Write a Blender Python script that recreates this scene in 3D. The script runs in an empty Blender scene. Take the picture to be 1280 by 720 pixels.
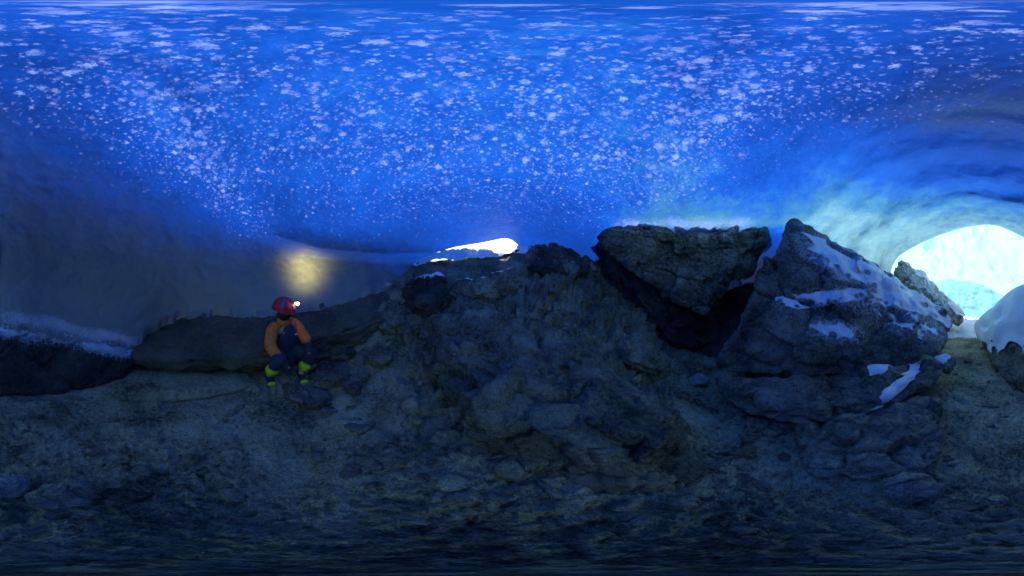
import bpy, bmesh, math, random
import numpy as np
from mathutils import Vector, Matrix

R = math.radians
rng = np.random.default_rng(7)
random.seed(7)
scene = bpy.context.scene
COL = scene.collection
EYE = 1.45                                   # camera height above the cave floor

# ------------------------------------------------------------------ camera
cam_data = bpy.data.cameras.new('camera')
cam = bpy.data.objects.new('camera', cam_data)
COL.objects.link(cam)
cam.location = (0, 0, EYE)
cam.rotation_euler = (R(90), 0, 0)
cam_data.type = 'PANO'
for holder in (cam_data, getattr(cam_data, 'cycles', None)):
    if holder is None:
        continue
    try:
        holder.panorama_type = 'EQUIRECTANGULAR'
        holder.latitude_min, holder.latitude_max = R(-90), R(90)
        holder.longitude_min, holder.longitude_max = R(-160), R(160)
    except Exception:
        pass
cam_data.clip_start = 0.02
cam_data.clip_end = 3000
scene.camera = cam

# ------------------------------------------------------------------ sky, sun, exposure
SUN_EL, SUN_AZ = 60.0, -8.0                  # azimuth clockwise from +Y
world = bpy.data.worlds.new('World')
scene.world = world
world.use_nodes = True
wn = world.node_tree
sky = wn.nodes.new('ShaderNodeTexSky')
sky.sky_type = 'NISHITA'
sky.sun_disc = False
sky.sun_elevation = R(SUN_EL)
sky.sun_rotation = R(SUN_AZ)
bg = wn.nodes['Background']
bg.inputs['Strength'].default_value = 0.12
wn.links.new(sky.outputs[0], bg.inputs['Color'])
sun_data = bpy.data.lights.new('sun', 'SUN')
sun_data.energy = 4.6
sun_data.angle = R(0.5)
sun_data.color = (1.0, 0.96, 0.9)
sun = bpy.data.objects.new('sun', sun_data)
COL.objects.link(sun)
sd = Vector((math.sin(R(SUN_AZ)) * math.cos(R(SUN_EL)), math.cos(R(SUN_AZ)) * math.cos(R(SUN_EL)), math.sin(R(SUN_EL))))
sun.rotation_euler = sd.to_track_quat('Z', 'Y').to_euler()
sun.location = sd * 60
vs = scene.view_settings
vs.view_transform = 'Standard'
vs.look = 'None'
vs.gamma = 1
vs.use_curve_mapping = False
vs.exposure = 1.12
scene.render.engine = 'CYCLES'
cy = scene.cycles
cy.use_denoising = True
cy.max_bounces = 6
cy.diffuse_bounces = 4
cy.transmission_bounces = 6
cy.transparent_max_bounces = 8
cy.sample_clamp_indirect = 6.0
cy.use_fast_gi = False

# ------------------------------------------------------------------ numpy noise
def _hash(ix, iy, iz, seed):
    h = (ix.astype(np.uint32) * np.uint32(374761393) + iy.astype(np.uint32) * np.uint32(668265263)
         + iz.astype(np.uint32) * np.uint32(2147483647) + np.uint32((seed * 974711 + 12345) & 0xffffffff))
    h = (h ^ (h >> np.uint32(13))) * np.uint32(1274126177)
    h = (h ^ (h >> np.uint32(16))) * np.uint32(2246822519)
    return h ^ (h >> np.uint32(15))

def _h01(h, k):
    h = (h + np.uint32((k * 2654435761) & 0xffffffff)) * np.uint32(2246822519)
    h = (h ^ (h >> np.uint32(15))) * np.uint32(3266489917)
    return (h ^ (h >> np.uint32(16))).astype(np.float64) / 4294967295.0

def perlin(p, seed=0):
    i = np.floor(p).astype(np.int64)
    f = p - i
    u = f * f * f * (f * (f * 6 - 15) + 10)
    out = 0
    for dx in (0, 1):
        wx = u[:, 0] if dx else 1 - u[:, 0]
        for dy in (0, 1):
            wy = u[:, 1] if dy else 1 - u[:, 1]
            for dz in (0, 1):
                wz = u[:, 2] if dz else 1 - u[:, 2]
                h = _hash(i[:, 0] + dx, i[:, 1] + dy, i[:, 2] + dz, seed)
                g = ((_h01(h, 1) * 2 - 1) * (f[:, 0] - dx) + (_h01(h, 2) * 2 - 1) * (f[:, 1] - dy)
                     + (_h01(h, 3) * 2 - 1) * (f[:, 2] - dz))
                out = out + wx * wy * wz * g
    return out * 1.4

def fbm(p, octv=4, seed=0, gain=0.5, ridged=False):
    s, a, t = 0, 1.0, 0
    q = p.copy()
    for o in range(octv):
        n = perlin(q, seed + o * 17)
        if ridged:
            n = 0.5 - 2 * np.abs(n)
        s = s + a * n
        t += a
        a *= gain
        q = q * 2.03 + 11.7
    return s / t

def worley(p, seed=0):
    """F1, F2 and a tilted-plane value that is different in each cell."""
    i = np.floor(p).astype(np.int64)
    n = len(p)
    f1 = np.full(n, 9.0); f2 = np.full(n, 9.0); val = np.zeros(n); rnd = np.zeros(n)
    for dx in (-1, 0, 1):
        for dy in (-1, 0, 1):
            for dz in (-1, 0, 1):
                h = _hash(i[:, 0] + dx, i[:, 1] + dy, i[:, 2] + dz, seed)
                ex = p[:, 0] - (i[:, 0] + dx + _h01(h, 1))
                ey = p[:, 1] - (i[:, 1] + dy + _h01(h, 2))
                ez = p[:, 2] - (i[:, 2] + dz + _h01(h, 3))
                d = np.sqrt(ex * ex + ey * ey + ez * ez)
                v = ex * (_h01(h, 4) * 2 - 1) + ey * (_h01(h, 5) * 2 - 1) + ez * (_h01(h, 6) * 2 - 1)
                near = d < f1
                f2 = np.where(near, f1, np.minimum(f2, d))
                val = np.where(near, v, val)
                rnd = np.where(near, _h01(h, 7), rnd)
                f1 = np.where(near, d, f1)
    return f1, f2, val, rnd

def sstep(a, b, x):
    t = np.clip((x - a) / (b - a), 0, 1)
    return t * t * (3 - 2 * t)

# ------------------------------------------------------------------ object helpers
def mesh_np(name, V, F):
    me = bpy.data.meshes.new(name)
    V = np.asarray(V, np.float32); F = np.asarray(F, np.int32)
    k = F.shape[1]
    me.vertices.add(len(V)); me.loops.add(F.size); me.polygons.add(len(F))
    me.vertices.foreach_set('co', V.ravel())
    me.loops.foreach_set('vertex_index', F.ravel())
    me.polygons.foreach_set('loop_start', np.arange(0, F.size, k, dtype=np.int32))
    me.polygons.foreach_set('loop_total', np.full(len(F), k, np.int32))
    me.polygons.foreach_set('use_smooth', np.ones(len(F), bool))
    me.update(calc_edges=True)
    me.validate()
    return me

def link(name, me, mat=None, parent=None):
    o = bpy.data.objects.new(name, me)
    COL.objects.link(o)
    if mat is not None and me is not None:
        me.materials.clear(); me.materials.append(mat)
    if parent is not None:
        o.parent = parent
    return o

def tag(o, label=None, cat=None, group=None, kind=None):
    if label: o['label'] = label
    if cat: o['category'] = cat
    if group: o['group'] = group
    if kind: o['kind'] = kind
    return o

def attr(me, name, values):
    a = me.attributes.new(name, 'FLOAT', 'POINT')
    a.data.foreach_set('value', np.asarray(values, np.float32))

def direction(px, py):
    az = np.radians((np.asarray(px, float) - 640) / 4); la = np.radians((360 - np.asarray(py, float)) / 4)
    return np.stack([np.sin(az) * np.cos(la), np.cos(az) * np.cos(la), np.sin(la)], -1)

def P(px, py, d):
    """World point seen at bearing px/4 degrees, height py/4 degrees, d metres from the tripod head."""
    return direction(px, py) * np.asarray(d, float)[..., None] + np.array([0, 0, EYE])

def bearing(V):
    d = V - np.array([0, 0, EYE])
    r = np.linalg.norm(d, axis=1)
    return 640 + 4 * np.degrees(np.arctan2(d[:, 0], d[:, 1])), 360 - 4 * np.degrees(np.arcsin(d[:, 2] / r)), r

# ------------------------------------------------------------------ materials
def new_mat(name):
    m = bpy.data.materials.new(name)
    m.use_nodes = True
    nt = m.node_tree
    return m, nt, nt.nodes['Principled BSDF'], nt.nodes['Material Output']

def N(nt, kind, **kw):
    n = nt.nodes.new(kind)
    for k, v in kw.items():
        if k in n.inputs: n.inputs[k].default_value = v
        else: setattr(n, k, v)
    return n

def ramp(nt, fac, stops):
    r = nt.nodes.new('ShaderNodeValToRGB')
    el = r.color_ramp.elements
    while len(el) < len(stops): el.new(0.5)
    for e, (p, c) in zip(el, stops):
        e.position = p
        e.color = (*c, 1) if len(c) == 3 else c
    nt.links.new(fac, r.inputs[0])
    return r.outputs[0]

def mixc(nt, fac, a, b, mode='MIX'):
    m = nt.nodes.new('ShaderNodeMix'); m.data_type = 'RGBA'; m.blend_type = mode
    for s, v in ((m.inputs[0], fac), (m.inputs[6], a), (m.inputs[7], b)):
        if isinstance(v, (int, float)): s.default_value = v
        elif isinstance(v, tuple): s.default_value = (*v, 1)
        else: nt.links.new(v, s)
    return m.outputs[2]

def math_n(nt, op, a, b=0.0, clamp=False):
    m = nt.nodes.new('ShaderNodeMath'); m.operation = op; m.use_clamp = clamp
    for s, v in zip(m.inputs, (a, b)):
        if isinstance(v, (int, float)): s.default_value = v
        else: nt.links.new(v, s)
    return m.outputs[0]

def rock_mat(name, dark, mid, light, scale=1.0, bump=0.6, rough=0.92, speck=0.5, mix_attr=None, alt=None):
    m, nt, bs, out = new_mat(name)
    L = nt.links
    tc = N(nt, 'ShaderNodeNewGeometry').outputs['Position']
    big = N(nt, 'ShaderNodeTexNoise', Scale=1.7 * scale, Detail=6.0, Roughness=0.6)
    fine = N(nt, 'ShaderNodeTexNoise', Scale=22 * scale, Detail=8.0, Roughness=0.72)
    grit = N(nt, 'ShaderNodeTexNoise', Scale=110 * scale, Detail=4.0, Roughness=0.7)
    vor = N(nt, 'ShaderNodeTexVoronoi', Scale=60 * scale)
    for n in (big, fine, grit, vor): L.new(tc, n.inputs['Vector'])
    s = math_n(nt, 'ADD', math_n(nt, 'MULTIPLY', big.outputs[0], 0.55), math_n(nt, 'MULTIPLY', fine.outputs[0], 0.45))
    c = ramp(nt, s, [(0.39, dark), (0.5, mid), (0.63, light)])
    if mix_attr:
        fa_ = N(nt, 'ShaderNodeAttribute', attribute_name=mix_attr).outputs['Fac']
        c = mixc(nt, fa_, c, ramp(nt, s, [(0.38, alt[0]), (0.5, alt[1]), (0.64, alt[2])]))
    g = ramp(nt, grit.outputs[0], [(0.32, (0.3, 0.3, 0.3)), (0.68, (1.7, 1.7, 1.7))])
    c = mixc(nt, 0.8, c, g, 'MULTIPLY')
    sp = ramp(nt, vor.outputs['Color'], [(0.86, (0, 0, 0)), (0.93, (1, 1, 1))])
    dsp = ramp(nt, vor.outputs['Distance'], [(0.10, (1, 1, 1)), (0.28, (0, 0, 0))])
    f = math_n(nt, 'MULTIPLY', math_n(nt, 'MULTIPLY', sp, dsp), speck)
    c = mixc(nt, f, c, tuple(min(0.6, x * 2.2) for x in light))
    dust = N(nt, 'ShaderNodeAttribute', attribute_name='snow_dust').outputs['Fac']
    df = math_n(nt, 'ADD', math_n(nt, 'MULTIPLY', fine.outputs[0], 0.6), math_n(nt, 'MULTIPLY', grit.outputs[0], 0.4))
    dm = math_n(nt, 'MULTIPLY', math_n(nt, 'SUBTRACT', math_n(nt, 'ADD', df, math_n(nt, 'MULTIPLY', dust, 0.36)), 0.62), 6.0, True)
    dm = math_n(nt, 'MULTIPLY', dm, math_n(nt, 'MULTIPLY', dust, 3.0, True), True)
    c = mixc(nt, math_n(nt, 'MULTIPLY', dm, 0.85), c, (0.80, 0.85, 0.90))
    L.new(c, bs.inputs['Base Color'])
    bs.inputs['Roughness'].default_value = rough
    bs.inputs['Specular IOR Level'].default_value = 0.25
    h = math_n(nt, 'ADD', math_n(nt, 'MULTIPLY', fine.outputs[0], 1.0), math_n(nt, 'MULTIPLY', grit.outputs[0], 0.35))
    b = N(nt, 'ShaderNodeBump', Strength=bump, Distance=0.035)
    L.new(h, b.inputs['Height']); L.new(b.outputs[0], bs.inputs['Normal'])
    return m

def plain_mat(name, col, rough=0.7, noise=0.25, scale=60, bump=0.15, spec=0.4):
    m, nt, bs, out = new_mat(name)
    t = N(nt, 'ShaderNodeTexCoord').outputs['Object']
    n = N(nt, 'ShaderNodeTexNoise', Scale=scale, Detail=4.0)
    nt.links.new(t, n.inputs['Vector'])
    a = tuple(x * (1 - noise) for x in col); b = tuple(min(1, x * (1 + noise)) for x in col)
    nt.links.new(ramp(nt, n.outputs[0], [(0.35, a), (0.65, b)]), bs.inputs['Base Color'])
    bs.inputs['Roughness'].default_value = rough
    bs.inputs['Specular IOR Level'].default_value = spec
    bp = N(nt, 'ShaderNodeBump', Strength=bump, Distance=0.01)
    nt.links.new(n.outputs[0], bp.inputs['Height']); nt.links.new(bp.outputs[0], bs.inputs['Normal'])
    return m

M = {}
M['ground'] = rock_mat('volcanic_dirt', (0.08, 0.075, 0.05), (0.39, 0.365, 0.235), (0.66, 0.63, 0.43), 1.0, 1.1, 0.95, 1.0, 'rockiness', ((0.05, 0.048, 0.035), (0.22, 0.21, 0.145), (0.46, 0.44, 0.31)))
M['rock'] = rock_mat('basalt', (0.05, 0.047, 0.035), (0.25, 0.235, 0.165), (0.50, 0.475, 0.34), 1.0, 1.1)
M['rock_blue'] = rock_mat('basalt_fine', (0.05, 0.047, 0.038), (0.23, 0.22, 0.17), (0.46, 0.44, 0.35), 1.3, 1.2)
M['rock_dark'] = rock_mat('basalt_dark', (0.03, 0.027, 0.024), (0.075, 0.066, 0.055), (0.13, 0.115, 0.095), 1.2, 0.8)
M['rock_smooth'] = rock_mat('mud_coated_rock', (0.075, 0.068, 0.052), (0.13, 0.118, 0.09), (0.20, 0.18, 0.14), 1.0, 0.8, 0.9, 0.3)
M['rock_mid'] = rock_mat('grey_lava', (0.13, 0.125, 0.10), (0.36, 0.34, 0.27), (0.56, 0.54, 0.44), 1.3, 1.0)
M['rock_pale'] = rock_mat('pale_tuff', (0.22, 0.22, 0.19), (0.38, 0.38, 0.34), (0.52, 0.52, 0.47), 1.2, 0.6)

def snow_mat(name, col, scale=30, bump=0.35, sub=0.0):
    m, nt, bs, out = new_mat(name)
    t = N(nt, 'ShaderNodeNewGeometry').outputs['Position']
    n = N(nt, 'ShaderNodeTexNoise', Scale=scale, Detail=7.0, Roughness=0.65)
    nt.links.new(t, n.inputs['Vector'])
    a = tuple(x * 0.86 for x in col)
    nt.links.new(ramp(nt, n.outputs[0], [(0.35, a), (0.6, col)]), bs.inputs['Base Color'])
    bs.inputs['Roughness'].default_value = 0.6
    bs.inputs['Specular IOR Level'].default_value = 0.3
    bp = N(nt, 'ShaderNodeBump', Strength=bump, Distance=0.02)
    nt.links.new(n.outputs[0], bp.inputs['Height']); nt.links.new(bp.outputs[0], bs.inputs['Normal'])
    return m
M['snow'] = snow_mat('snow', (0.86, 0.89, 0.92))
M['frost'] = snow_mat('hoar_frost', (0.80, 0.86, 0.92), 60)
M['bare_ice'] = snow_mat('bare_glacier_ice', (0.13, 0.33, 0.38), 3, 0.6)
M['glacier'] = snow_mat('outer_firn', (0.23, 0.42, 0.45), 1.6, 0.6)

def ice_material():
    m, nt, bs, out = new_mat('glacier_ice')
    L = nt.links
    pos = N(nt, 'ShaderNodeNewGeometry').outputs['Position']
    th = N(nt, 'ShaderNodeAttribute', attribute_name='ice_thickness_glow').outputs['Fac']
    fr = N(nt, 'ShaderNodeAttribute', attribute_name='frost_cover').outputs['Fac']
    # light that comes through: thicker ice leaves less red and green; low values also paint the mouth's glow
    cloud = N(nt, 'ShaderNodeTexNoise', Scale=3.2, Detail=6.0, Roughness=0.62)
    fib = N(nt, 'ShaderNodeTexNoise', Scale=38.0, Detail=5.0, Roughness=0.7)
    warp = N(nt, 'ShaderNodeTexNoise', Scale=55.0, Detail=4.0, Roughness=0.75)
    for n in (cloud, fib, warp): L.new(pos, n.inputs['Vector'])
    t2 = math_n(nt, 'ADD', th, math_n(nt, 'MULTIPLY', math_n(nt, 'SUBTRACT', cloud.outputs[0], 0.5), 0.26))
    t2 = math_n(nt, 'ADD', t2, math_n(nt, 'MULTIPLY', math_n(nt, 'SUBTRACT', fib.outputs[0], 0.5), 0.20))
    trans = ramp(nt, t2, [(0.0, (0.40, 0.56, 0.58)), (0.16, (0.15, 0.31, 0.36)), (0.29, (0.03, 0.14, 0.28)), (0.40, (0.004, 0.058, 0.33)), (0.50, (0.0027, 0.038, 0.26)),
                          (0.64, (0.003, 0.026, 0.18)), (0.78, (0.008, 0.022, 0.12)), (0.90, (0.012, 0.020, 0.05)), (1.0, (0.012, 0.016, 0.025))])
    # hoar frost rosettes and bubble clouds in the ice
    wv = N(nt, 'ShaderNodeVectorMath', operation='SUBTRACT'); L.new(warp.outputs['Color'], wv.inputs[0]); wv.inputs[1].default_value = (0.5, 0.5, 0.5)
    frn = math_n(nt, 'MULTIPLY', fr, math_n(nt, 'ADD', 0.55, math_n(nt, 'MULTIPLY', cloud.outputs[0], 0.9)))
    masks = []
    for sc, wamp, lo, hi in ((7.0, 0.12, 0.62, 0.73), (15.0, 0.075, 0.62, 0.57), (36.0, 0.04, 0.62, 0.50)):
        ws = N(nt, 'ShaderNodeVectorMath', operation='SCALE'); L.new(wv.outputs[0], ws.inputs[0]); ws.inputs['Scale'].default_value = wamp * 1.3
        wa = N(nt, 'ShaderNodeVectorMath', operation='ADD'); L.new(pos, wa.inputs[0]); L.new(ws.outputs[0], wa.inputs[1])
        v = N(nt, 'ShaderNodeTexVoronoi', Scale=sc); L.new(wa.outputs[0], v.inputs['Vector'])
        sep = N(nt, 'ShaderNodeSeparateColor'); L.new(v.outputs['Color'], sep.inputs[0])
        # size of each rosette: cell random, thinned out where there is little frost
        sz = math_n(nt, 'SUBTRACT', math_n(nt, 'MULTIPLY', sep.outputs[0], lo), math_n(nt, 'SUBTRACT', hi, math_n(nt, 'MULTIPLY', frn, 0.36)))
        d = math_n(nt, 'SUBTRACT', sz, v.outputs['Distance'])
        masks.append(math_n(nt, 'MULTIPLY', math_n(nt, 'MULTIPLY', math_n(nt, 'ADD', d, 0.18), 4.5, True), math_n(nt, 'ADD', 0.3, math_n(nt, 'MULTIPLY', sep.outputs[1], 0.7))))
    mk = math_n(nt, 'MAXIMUM', math_n(nt, 'MAXIMUM', masks[0], masks[1]), math_n(nt, 'MULTIPLY', masks[2], 0.75))
    mk = math_n(nt, 'MULTIPLY', mk, ramp(nt, fib.outputs[0], [(0.3, (0.25, 0.25, 0.25)), (0.55, (1, 1, 1))]), True)
    mk = math_n(nt, 'MULTIPLY', mk, math_n(nt, 'MULTIPLY', fr, 1.6, True), True)
    rm = N(nt, 'ShaderNodeAttribute', attribute_name='rime').outputs['Fac']
    rmk = math_n(nt, 'MULTIPLY', math_n(nt, 'ADD', math_n(nt, 'SUBTRACT', rm, 0.55), math_n(nt, 'MULTIPLY', math_n(nt, 'SUBTRACT', math_n(nt, 'ADD', math_n(nt, 'MULTIPLY', fib.outputs[0], 0.6), math_n(nt, 'MULTIPLY', cloud.outputs[0], 0.4)), 0.5), 3.0)), 3.0, True)
    mk = math_n(nt, 'MAXIMUM', mk, math_n(nt, 'MULTIPLY', rmk, 0.8))
    tcol = mixc(nt, math_n(nt, 'MULTIPLY', mk, 0.85), trans, (0.21, 0.29, 0.68))
    tl = N(nt, 'ShaderNodeBsdfTranslucent'); L.new(tcol, tl.inputs['Color'])
    # reflecting side
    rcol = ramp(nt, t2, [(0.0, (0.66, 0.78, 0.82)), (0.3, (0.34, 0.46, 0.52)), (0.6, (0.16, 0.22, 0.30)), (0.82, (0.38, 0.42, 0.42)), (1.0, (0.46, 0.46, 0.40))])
    rcol = mixc(nt, mk, rcol, (0.62, 0.68, 0.80))
    L.new(rcol, bs.inputs['Base Color'])
    bs.inputs['Roughness'].default_value = 0.42
    bs.inputs['Specular IOR Level'].default_value = 0.3
    hb = math_n(nt, 'ADD', math_n(nt, 'MULTIPLY', fib.outputs[0], 0.7), math_n(nt, 'MULTIPLY', mk, 0.5))
    bp = N(nt, 'ShaderNodeBump', Strength=0.45, Distance=0.02)
    L.new(hb, bp.inputs['Height']); L.new(bp.outputs[0], bs.inputs['Normal'])
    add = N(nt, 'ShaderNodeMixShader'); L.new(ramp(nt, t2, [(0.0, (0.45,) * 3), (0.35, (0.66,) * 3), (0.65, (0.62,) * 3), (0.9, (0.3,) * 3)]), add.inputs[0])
    L.new(bs.outputs[0], add.inputs[1]); L.new(tl.outputs[0], add.inputs[2])
    L.new(add.outputs[0], out.inputs['Surface'])
    return m
M['ice'] = ice_material()

# ------------------------------------------------------------------ ground relief
GP = {  # bearing (px) : (height angle px, horizontal radius) pairs along the floor, outwards
    0: [(600, .84), (540, 1.42), (500, 2.0), (470, 2.7), (455, 3.2)],
    100: [(600, .84), (540, 1.42), (500, 2.0), (470, 2.7), (455, 3.2)],
    180: [(600, .84), (540, 1.40), (500, 1.95), (470, 2.6), (455, 3.1)],
    260: [(600, .84), (540, 1.40), (500, 1.9), (470, 2.6), (452, 3.2)],
    360: [(600, .83), (540, 1.36), (500, 1.85), (478, 2.1), (452, 2.9), (430, 3.4)],
    440: [(600, .80), (540, 1.35), (500, 1.80), (470, 2.3), (430, 2.9), (400, 3.4), (372, 4.0)],
    520: [(600, .78), (540, 1.30), (480, 1.90), (430, 2.5), (380, 3.3), (342, 4.0), (327, 4.5)],
    600: [(620, .60), (600, .74), (540, 1.20), (480, 1.75), (420, 2.4), (374, 3.1), (338, 3.9), (321, 4.5)],
    700: [(620, .60), (600, .74), (540, 1.18), (480, 1.70), (420, 2.35), (370, 3.05), (330, 3.7), (303, 4.2), (300, 4.6)],
    780: [(600, .78), (540, 1.22), (480, 1.85), (430, 2.6), (380, 3.5), (350, 4.2)],
    840: [(610, .72), (560, 1.08), (510, 1.65), (470, 2.4), (430, 3.6), (420, 4.2)],
    890: [(600, .84), (540, 1.42), (490, 2.25), (450, 3.3), (430, 4.1)],
    980: [(600, .84), (540, 1.42), (500, 2.05), (470, 2.75), (440, 3.6)],
    1100: [(600, .84), (540, 1.42), (500, 2.05), (470, 2.75), (440, 3.8)],
    1200: [(600, .84), (540, 1.43), (480, 2.48), (440, 3.95), (415, 5.9), (402, 7.3), (396, 9.0)],
    1290: [(600, .84), (540, 1.43), (480, 2.48), (440, 3.8), (420, 5.0)],
    1370: [(600, .84), (540, 1.42), (500, 2.0), (470, 2.7), (455, 3.3)],
}
NA, NR = 1080, 420
RG = np.concatenate([[0.0], np.geomspace(0.004, 12.0, NR - 1)])
def _profile():
    xs = sorted(GP)
    prof = []
    for x in xs:
        rr, zz = [0.0, 0.4], [0.0, 0.0]
        for y, r in GP[x]:
            rr.append(r); zz.append(EYE + r * math.tan(math.radians((360 - y) / 4)))
        rr += [rr[-1] + 1.0, rr[-1] + 4]; zz += [zz[-1] + 0.05, zz[-1] - 0.3]
        prof.append(np.interp(RG, rr, zz))
    prof = np.array(prof)
    xa = np.array(xs + [xs[0] + 1440], float)
    prof = np.vstack([prof, prof[:1]])
    cols = np.arange(NA) / NA * 1440
    Z = np.zeros((NA, NR))
    k = np.searchsorted(xa, cols, 'right') - 1
    t = ((cols - xa[k]) / (xa[k + 1] - xa[k]))[:, None]
    t = t * t * (3 - 2 * t) * 0.5 + t * 0.5
    return prof[k] * (1 - t) + prof[k + 1] * t
GZ = _profile()
colx = np.arange(NA) / NA * 1440
ga = np.radians((colx - 640) / 4)
GX, GY = np.sin(ga)[:, None] * RG, np.cos(ga)[:, None] * RG
pts = np.stack([GX.ravel(), GY.ravel(), GZ.ravel()], 1)
mound = (sstep(450, 560, colx) * (1 - sstep(800, 860, colx)))[:, None] * sstep(0.9, 1.6, RG)[None]
passage = np.exp(-((colx - 1205) / 60) ** 2)[:, None] * sstep(2, 3, RG)[None]
far = sstep(0.3, 1.0, RG)[None] * np.ones((NA, 1))
mo = mound.ravel(); fa = far.ravel()
d = fbm(pts * 1.3, 4, 3) * 0.09 * fa + fbm(pts * 6, 4, 5) * 0.035 + fbm(pts * 24, 3, 9) * 0.012
f1, f2, v, rn = worley(pts * np.array([9, 9, 9]) + fbm(pts * 5, 2, 4)[:, None] * 0.8, 21)
d += np.where(rn > 0.55, np.clip(0.5 - f1, 0, 1) * 0.05, 0) * (0.35 + 0.65 * rn)
f1, f2, v, rn = worley(pts * 2.3 + fbm(pts * 3, 3, 14)[:, None] * 0.5, 33)
d += mo * (v * 0.11 - 0.06 * np.exp(-(f2 - f1) / 0.05) + (rn - 0.5) * 0.06)
f1, f2, v, rn = worley(pts * 5.5 + fbm(pts * 7, 3, 24)[:, None] * 0.4, 35)
d += (0.3 + mo) * (v * 0.08 - 0.03 * np.exp(-(f2 - f1) / 0.06))
f1, f2, v, rn = worley(pts * 1.25 + fbm(pts * 2, 3, 84)[:, None] * 0.4, 37)
d += mo * (v * 0.13 - 0.06 * np.exp(-(f2 - f1) / 0.04) + (rn - 0.5) * 0.10)
crest = (sstep(500, 530, colx) * (1 - sstep(640, 665, colx)))[:, None] * sstep(3.3, 3.8, RG)[None]
d *= 1 - 0.8 * crest.ravel()
near = 1 - sstep(0.5, 1.1, RG)[None] * np.ones((NA, 1))
d += near.ravel() * (0.13 * fbm(pts * 7, 5, 90, 0.6, True))
A2 = P(318, 640, 1.54)[:2]; B2 = P(405, 490, 2.4)[:2]
tt = np.clip(((pts[:, :2] - A2) @ (B2 - A2)) / ((B2 - A2) @ (B2 - A2)), 0, 1)
ds = np.linalg.norm(pts[:, :2] - A2 - tt[:, None] * (B2 - A2), axis=1)
d -= 0.13 * np.exp(-(ds / 0.16) ** 2)
f1, f2, v, rn = worley(pts * 16 + fbm(pts * 8, 2, 104)[:, None] * 0.6, 121)
d += np.where(rn > 0.5, np.clip(0.5 - f1, 0, 1) * 0.045, 0) * rn * (pts[:, 0] ** 2 + pts[:, 1] ** 2 < 9)
d = d.reshape(GZ.shape) * (1 - 0.6 * passage)
e = 0.12
def _base_slope():
    dr = np.gradient(GZ, RG + 1e-9 * np.arange(NR), axis=1)
    da = (np.roll(GZ, -4, 0) - np.roll(GZ, 4, 0)) / (np.maximum(RG, 0.2)[None] * 8 * 2 * math.pi / NA)
    return np.clip(dr, -1.5, 1.5), np.clip(da, -1.5, 1.5)
dr_, da_ = _base_slope()
nzn = 1 / np.sqrt(1 + dr_ ** 2 + da_ ** 2)
sa_, ca_ = np.sin(ga)[:, None], np.cos(ga)[:, None]
NXg, NYg = (-dr_ * sa_ - da_ * ca_) * nzn, (-dr_ * ca_ + da_ * sa_) * nzn
VX, VY, VZ = GX + NXg * d, GY + NYg * d, GZ + nzn * d
VX[:, 0] = 0; VY[:, 0] = 0; VZ[:, 0] = VZ[:, 1].mean()
GZ = GZ + d / np.maximum(nzn, 0.5)
GZ[:, 0] = GZ[:, 1].mean()

def ground_z(x, y):
    r = math.hypot(x, y)
    a = (640 + 4 * math.degrees(math.atan2(x, y))) % 1440
    i = a / 1440 * NA
    i0 = int(i) % NA; t = i - int(i)
    z0 = np.interp(r, RG, GZ[i0]); z1 = np.interp(r, RG, GZ[(i0 + 1) % NA])
    return float(z0 * (1 - t) + z1 * t)

def gd(px, py):
    """Distance along a bearing to the floor."""
    dv = direction(px, py)
    prev = 0.4
    for t in np.arange(0.45, 9, 0.03):
        if EYE + dv[2] * t < ground_z(dv[0] * t, dv[1] * t):
            return prev + 0.015
        prev = t
    return prev

V = np.stack([VX.ravel(), VY.ravel(), VZ.ravel()], 1)
ii, jj = np.meshgrid(np.arange(NA), np.arange(NR - 1), indexing='ij')
i2 = (ii + 1) % NA
F = np.stack([ii * NR + jj, i2 * NR + jj, i2 * NR + jj + 1, ii * NR + jj + 1], -1).reshape(-1, 4)
gme = mesh_np('ground', V, F[:, ::-1])
attr(gme, 'rockiness', np.clip(mo * 1.1 + 0.45 * fbm(pts * 1.6, 4, 95) - 0.05, 0, 1))
ground = link('ground', gme, M['ground'])
tag(ground, kind='structure')

# ------------------------------------------------------------------ glacier surface outside the cave
def outer_field():
    na, nr = 480, 150
    rg = np.geomspace(6.5, 900, nr)
    cx = np.arange(na) / na * 1440
    a = np.radians((cx - 640) / 4)
    X, Y = np.sin(a)[:, None] * rg, np.cos(a)[:, None] * rg
    Q = np.stack([X.ravel(), Y.ravel(), np.zeros(X.size)], 1)
    Z = 0.1 + fbm(Q * 0.12, 4, 2).reshape(X.shape) * 0.8 * sstep(7, 14, rg)
    w = np.exp(-(((cx - 1250 + 720) % 1440 - 720) / 190) ** 4)[:, None]
    hill = sstep(9, 34, rg)[None] * 17 + sstep(8.5, 12, rg)[None] * 1.1
    Q2 = np.stack([X.ravel() * 0.35, Y.ravel() * 0.35, X.ravel() * 0.0], 1)
    rip = fbm(Q2 + fbm(Q2 * 0.5, 2, 8)[:, None] * 2, 4, 6, ridged=True).reshape(X.shape)
    Z = Z + w * (hill + rip * 2.2 * sstep(9, 16, rg)[None])
    Z -= 0.6 * (1 - w) * (1 - sstep(7, 30, rg)[None])
    Z -= (1 - sstep(6.5, 8.2, rg)[None]) * 0.5
    V = np.stack([X.ravel(), Y.ravel(), Z.ravel()], 1)
    i, j = np.meshgrid(np.arange(na), np.arange(nr - 1), indexing='ij')
    k = (i + 1) % na
    F = np.stack([i * nr + j, i * nr + j + 1, k * nr + j + 1, k * nr + j], -1).reshape(-1, 4)
    tag(link('snow_field', mesh_np('snow_field', V, F), M['glacier']), kind='structure')
outer_field()

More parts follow.
